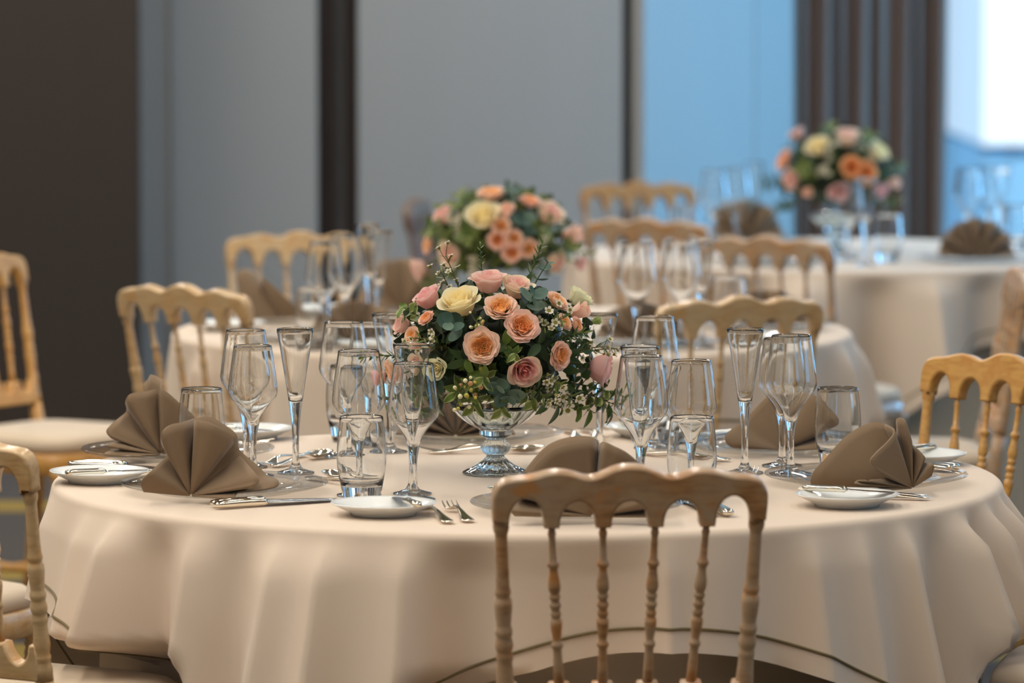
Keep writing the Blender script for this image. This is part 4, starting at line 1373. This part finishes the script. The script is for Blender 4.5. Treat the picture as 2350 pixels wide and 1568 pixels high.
sprigsA = [
 ('euc', 1035, 748, 'eucalyptus sprig with round blue-green leaves under the large pale yellow rose', 1.15, .015),
 ('euc', 1222, 688, 'upright eucalyptus leaf pair right of the highest central peach rose', 1.2, .012),
 ('euc', 1140, 878, 'eucalyptus sprig hanging below the round peach rose', 1.05, .012),
 ('euc', 1165, 900, 'eucalyptus sprig hanging over the crystal vase rim', 1.1, .015),
 ('euc', 1245, 640, 'small eucalyptus tip rising at the upper right of the nearest bouquet', .8, .03),
 ('euc', 985, 885, 'eucalyptus sprig low left behind the small wine glass', 1.2, .01),
 ('euc', 1330, 905, 'eucalyptus leaves at the lower right below the waxflowers', 1.0, .0),
 ('pit', 1110, 862, 'variegated leafy sprig between the round peach rose and the pink rose', 1.0, .01),
 ('pit', 1215, 908, 'variegated leafy sprig below the pink swirled rose', 1.0, .012),
 ('pit', 1385, 908, 'variegated leafy sprig hanging at the lower right corner of the bouquet', 1.15, .02),
 ('pit', 1320, 915, 'variegated leafy sprig drooping right of the vase', 1.0, .02),
 ('pit', 945, 722, 'leafy sprig sticking out at the upper left below the pink rose', .9, .02),
 ('pit', 1050, 893, 'light green leafy sprig above the left of the vase bowl', .9, .01),
 ('pit', 1405, 895, 'variegated leafy sprig at the far right under the light pink rose', 1.0, .02),
 ('pit', 1180, 812, 'narrow green leaf sprig above the pink swirled rose', .7, .01),
 ('dark', 915, 890, 'dark leafy spray at the lower left edge of the nearest bouquet', 1.0, .03),
 ('dark', 1005, 915, 'dark leafy spray drooping left of the crystal vase', 1.0, .02),
 ('dark', 1275, 915, 'dark leafy spray drooping right of the crystal vase', 1.0, .02),
 ('dark', 1345, 925, 'dark leafy spray hanging lowest at the right of the bouquet', 1.0, .02),
 ('pit', 1150, 925, 'variegated leafy sprig over the front of the vase rim', .95, .012),
 ('pit', 1090, 918, 'variegated leafy sprig at the left front of the vase rim', .95, .012),
 ('dark', 1255, 905, 'dark leafy spray under the pink swirled rose, over the vase rim on the right', 1.0, .012),
 ('pit', 965, 900, 'variegated leafy sprig low on the left, beside the small wine glass', 1.0, .015),
 ('dark', 1395, 930, 'dark leafy spray at the lower right tip of the nearest bouquet', 1.0, .02),
 ('wax', 1240, 895, 'small waxflower tuft under the pink swirled rose', 1.0, .02),
 ('wax', 1400, 800, 'waxflower tuft beside the champagne flute on the right', .9, .02),
 ('wax', 1020, 645, 'waxflower tuft between the pink rose and the pale yellow rose', .9, .02),
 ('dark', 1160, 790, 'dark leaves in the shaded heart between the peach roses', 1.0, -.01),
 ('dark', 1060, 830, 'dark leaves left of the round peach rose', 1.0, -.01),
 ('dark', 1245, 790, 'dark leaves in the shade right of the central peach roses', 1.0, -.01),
 ('wax', 1035, 628, 'waxflower sprig rising left of the top blush rose', .95, .03),
 ('wax', 972, 780, 'waxflower sprig right of the small left peach rose', 1.0, .02),
 ('wax', 1275, 745, 'waxflower sprig running down beside the small peach spray roses', 1.1, .025),
 ('wax', 1290, 885, 'large waxflower cluster below the right peach rose', 1.3, .03),
 ('wax', 1262, 865, 'white waxflower cluster right of the pink swirled rose', 1.2, .03),
 ('wax', 1370, 795, 'waxflower sprig above the light pink rose', 1.0, .02),
 ('berry', 1078, 868, 'sprig of green and yellow berries at the lower left centre of the bouquet', 1.15, .03),
 ('berry', 1062, 893, 'yellow-green berry sprig just above the vase rim', 1.1, .02),
 ('berry', 1095, 745, 'reddish berry sprig below the large pale yellow rose', .8, .015),
 ('need', 1232, 610, 'needle-leaved sprig sticking up at the top right of the nearest bouquet', 1.2, .04),
 ('need', 1105, 600, 'needle-leaved sprig behind the top blush rose', .8, .03),
 ('need', 868, 815, 'needle-leaved sprig pointing left out of the nearest bouquet', 1.2, .03),
 ('need', 1320, 770, 'needle-leaved sprig among the right-hand waxflowers', 1.2, .02),
]
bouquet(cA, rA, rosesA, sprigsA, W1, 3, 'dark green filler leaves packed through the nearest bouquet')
compote(Vector((X_at(1137, 7.70), 7.70, 0)), 'crystal footed compote vase under the nearest bouquet')

cB = Vector((X_at(1146, 10.72), 10.72, TZ + .212)); rB = (.185, .17, .135)
rosesB = [
 (1108, 494, 86, 'cream', (-.05, .35), 'large pale yellow rose in the middle bouquet'),
 (1128, 442, 66, 'peach', (0, .9), 'peach rose on the very top of the middle bouquet'),
 (1163, 482, 46, 'peachbud', (0, .5), 'small peach bloom right of the pale yellow rose, middle bouquet'),
 (1150, 518, 46, 'peach', (0, .1), 'round peach rose below the yellow one, middle bouquet'),
 (1217, 460, 52, 'peach2', (.1, .8), 'peach rose at the upper right top of the middle bouquet'),
 (1265, 488, 78, 'pinkcream', (.2, .4), 'cream and pink rose at the upper right of the middle bouquet'),
 (1320, 537, 56, 'peachbud', (.5, .2), 'pale peach bud at the right edge of the middle bouquet'),
 (1141, 551, 46, 'peach2', (0, 0), 'peach rose in the middle bouquet cluster, left one'),
 (1180, 547, 42, 'peach', (0, .1), 'peach rose in the middle bouquet cluster, upper one'),
 (1175, 580, 48, 'peach2', (0, 0), 'peach rose in the middle bouquet cluster, lowest one'),
 (1214, 571, 46, 'peach', (.1, 0), 'peach rose in the middle bouquet cluster, right one'),
 (1030, 584, 68, 'pinkcream', (-.2, .1), 'cream pink rose at the left of the middle bouquet'),
 (957, 618, 64, 'blush', (-.6, .1), 'blush rose at the lower left edge of the middle bouquet'),
 (980, 562, 46, 'peach', (-.5, .3), 'peach rose above the lower left blush one, middle bouquet'),
 (1278, 603, 62, 'pinkcream', (.3, 0), 'cream pink rose low on the right of the middle bouquet'),
 (1337, 605, 44, 'rosepink', (.8, .1), 'pink rose at the right tip of the middle bouquet'),
 (1015, 492, 56, 'blush', (-.3, .6), 'blush rose at the upper left of the middle bouquet'),
]
sprigsB = [
 ('pit', 1060, 460, 'light green sprig at the upper left of the middle bouquet', 1.3, .01),
 ('pit', 1000, 520, 'light green sprig on the left of the middle bouquet', 1.4, .01),
 ('pit', 1070, 540, 'light green sprig below the yellow rose of the middle bouquet', 1.3, .01),
 ('pit', 1250, 530, 'light green sprig on the right of the middle bouquet', 1.4, .01),
 ('pit', 1300, 570, 'light green sprig at the far right of the middle bouquet', 1.3, .01),
 ('pit', 1350, 580, 'light green sprig pointing right from the middle bouquet', 1.0, .01),
 ('pit', 980, 650, 'light green sprig low on the left of the middle bouquet', 1.3, .01),
 ('euc', 1200, 505, 'eucalyptus sprig in the centre of the middle bouquet', 1.5, .0),
 ('euc', 1215, 530, 'second eucalyptus sprig in the centre right of the middle bouquet', 1.3, .0),
 ('euc', 1175, 445, 'eucalyptus sprig at the top of the middle bouquet', 1.2, .01),
 ('wax', 1090, 600, 'waxflower sprig low in the middle bouquet', 1.3, .01),
 ('wax', 1245, 545, 'waxflower sprig right of centre in the middle bouquet', 1.3, .01),
 ('wax', 1050, 520, 'waxflower sprig left of the yellow rose in the middle bouquet', 1.3, .02),
]
bouquet(cB, rB, rosesB, sprigsB, 'middle bouquet', 4, 'green filler leaves packed through the middle bouquet', [srgb((96, 112, 46)), srgb((84, 98, 44)), srgb((112, 124, 60)), srgb((60, 76, 38))])
compote(Vector((X_at(1146, 10.72), 10.72, 0)), 'crystal footed compote vase under the middle bouquet')

cC = Vector((X_at(1918, 13.5), 13.5, TZ + .235)); rC = (.185, .17, .135)
rosesC = [
 (1876, 335, 62, 'cream', (-.05, .15), 'pale yellow rose in the far bouquet'),
 (1946, 312, 68, 'pinkcream', (0, .4), 'pink and cream rose at the top of the far bouquet'),
 (2018, 346, 60, 'cream', (.3, .3), 'cream rose at the upper right of the far bouquet'),
 (1955, 383, 52, 'orange', (0, 0), 'orange rose in the centre of the far bouquet, left one'),
 (1990, 396, 54, 'orange', (.1, 0), 'orange rose in the centre of the far bouquet, right one'),
 (1926, 440, 54, 'rosepink', (0, -.1), 'pink rose low in the centre of the far bouquet'),
 (2025, 437, 42, 'rosepink', (.3, 0), 'pink rose at the lower right of the far bouquet'),
 (1797, 366, 52, 'peach2', (-.4, .2), 'peach rose at the left of the far bouquet'),
 (1814, 412, 52, 'blush', (-.3, 0), 'blush rose at the lower left of the far bouquet'),
 (1853, 440, 30, 'peachbud', (0, .1), 'small pink bud at the bottom left of the far bouquet'),
 (1828, 304, 48, 'blush', (-.3, .5), 'blush rose at the upper left of the far bouquet'),
 (2056, 420, 36, 'peachbud', (.6, .1), 'blush bud at the right edge of the far bouquet'),
]
sprigsC = [
 ('pit', 1905, 300, 'light green sprig at the top of the far bouquet', 1.3, .01),
 ('pit', 1990, 320, 'light green sprig at the upper right of the far bouquet', 1.3, .01),
 ('pit', 1845, 385, 'bright green sprig on the left of the far bouquet', 1.4, .01),
 ('pit', 2050, 460, 'light green sprig low on the right of the far bouquet', 1.4, .01),
 ('pit', 2060, 385, 'light green sprig sticking out right of the far bouquet', 1.2, .01),
 ('euc', 1765, 415, 'eucalyptus sprig sticking out left of the far bouquet', 1.3, .02),
 ('euc', 1790, 470, 'eucalyptus sprig low on the left of the far bouquet', 1.4, .01),
 ('wax', 1895, 390, 'waxflower sprig in the middle of the far bouquet', 1.3, .01),
 ('wax', 1910, 350, 'waxflower sprig between the yellow and orange roses of the far bouquet', 1.3, .01),
 ('wax', 1985, 350, 'waxflower sprig above the orange roses of the far bouquet', 1.2, .01),
]
bouquet(cC, rC, rosesC, sprigsC, 'far bouquet', 5, 'dark green filler leaves packed through the far bouquet')
compote(Vector((X_at(1918, 13.5), 13.5, 0)), 'crystal footed compote vase under the far bouquet')

# ------------------------------------------------------------------ light
def area(name, loc, size, power, color, target):
    L = bpy.data.lights.new(name, 'AREA'); L.shape = 'RECTANGLE'; L.size, L.size_y = size
    L.energy = power; L.color = color
    o = bpy.data.objects.new(name, L); COL.objects.link(o); o.location = loc
    o.rotation_euler = (Vector(target) - Vector(loc)).to_track_quat('-Z', 'Y').to_euler()
    return o
WARM = (1.0, .93, .83)
for x, p in ((-3.1, 1.7), (-1.55, 1.6), (0, 1.0), (1.55, .6), (3.1, .5)):
    for y, yp in ((2.2, .45), (6.6, 1.25), (11.0, 1.1), (14.6, .8)):
        area('ceiling_lamp', (x, y, 3.24), (.05, 3.6 if y < 14 else 1.6), 30 * p * yp, WARM if y > 4 else (1.0, .84, .65), (x, y, 0))
BLUE = (.17, .55, 1.0)
area('window_daylight', (4.1, 15.2, 1.7), (1.3, 2.4), 255, BLUE, (0.6, 16.1, 1.6))
area('window_daylight', (4.1, 11.5, 1.7), (1.5, 2.2), 22, BLUE, (0.6, 11.5, .8))
area('window_daylight', (4.1, 7.0, 1.8), (1.0, 2.2), 22, BLUE, (0, 7.0, .8))
area('window_daylight', (-1.6, -2.3, 1.9), (1.2, 2.2), 20, BLUE, (0, 7.6, .8))
sun = bpy.data.lights.new('sun', 'SUN'); sun.energy = 8; sun.angle = .02
so_ = bpy.data.objects.new('sun', sun); COL.objects.link(so_); so_.rotation_euler = (math.radians(50), 0, math.radians(-25))

w = bpy.data.worlds.new('sky'); sc.world = w; w.use_nodes = True
nb = w.node_tree.nodes['Background']
nb.inputs['Color'].default_value = (.09, .50, .95, 1); nb.inputs['Strength'].default_value = .62

# ------------------------------------------------------------------ camera and render settings
cd = bpy.data.cameras.new('camera'); cam = bpy.data.objects.new('camera', cd); COL.objects.link(cam)
cam.location = CAM; cam.rotation_euler = (PI / 2 - PITCH, 0, 0)
cd.sensor_width = 36; cd.lens = F / 2350 * 36
cd.clip_end = 200
cd.dof.use_dof = True; cd.dof.focus_distance = 7.50; cd.dof.aperture_fstop = 4.2
sc.camera = cam
sc.view_settings.view_transform = 'Standard'
try: sc.view_settings.look = 'None'
except Exception: pass
sc.view_settings.gamma = 1; sc.view_settings.use_curve_mapping = False
sc.view_settings.exposure = -0.22
cy = sc.cycles
cy.use_denoising = True
cy.use_adaptive_sampling = True; cy.adaptive_threshold = 0.02
cy.max_bounces = 14; cy.transmission_bounces = 14; cy.diffuse_bounces = 3; cy.glossy_bounces = 4; cy.transparent_max_bounces = 12
cy.sample_clamp_indirect = 8
cy.blur_glossy = 0.0
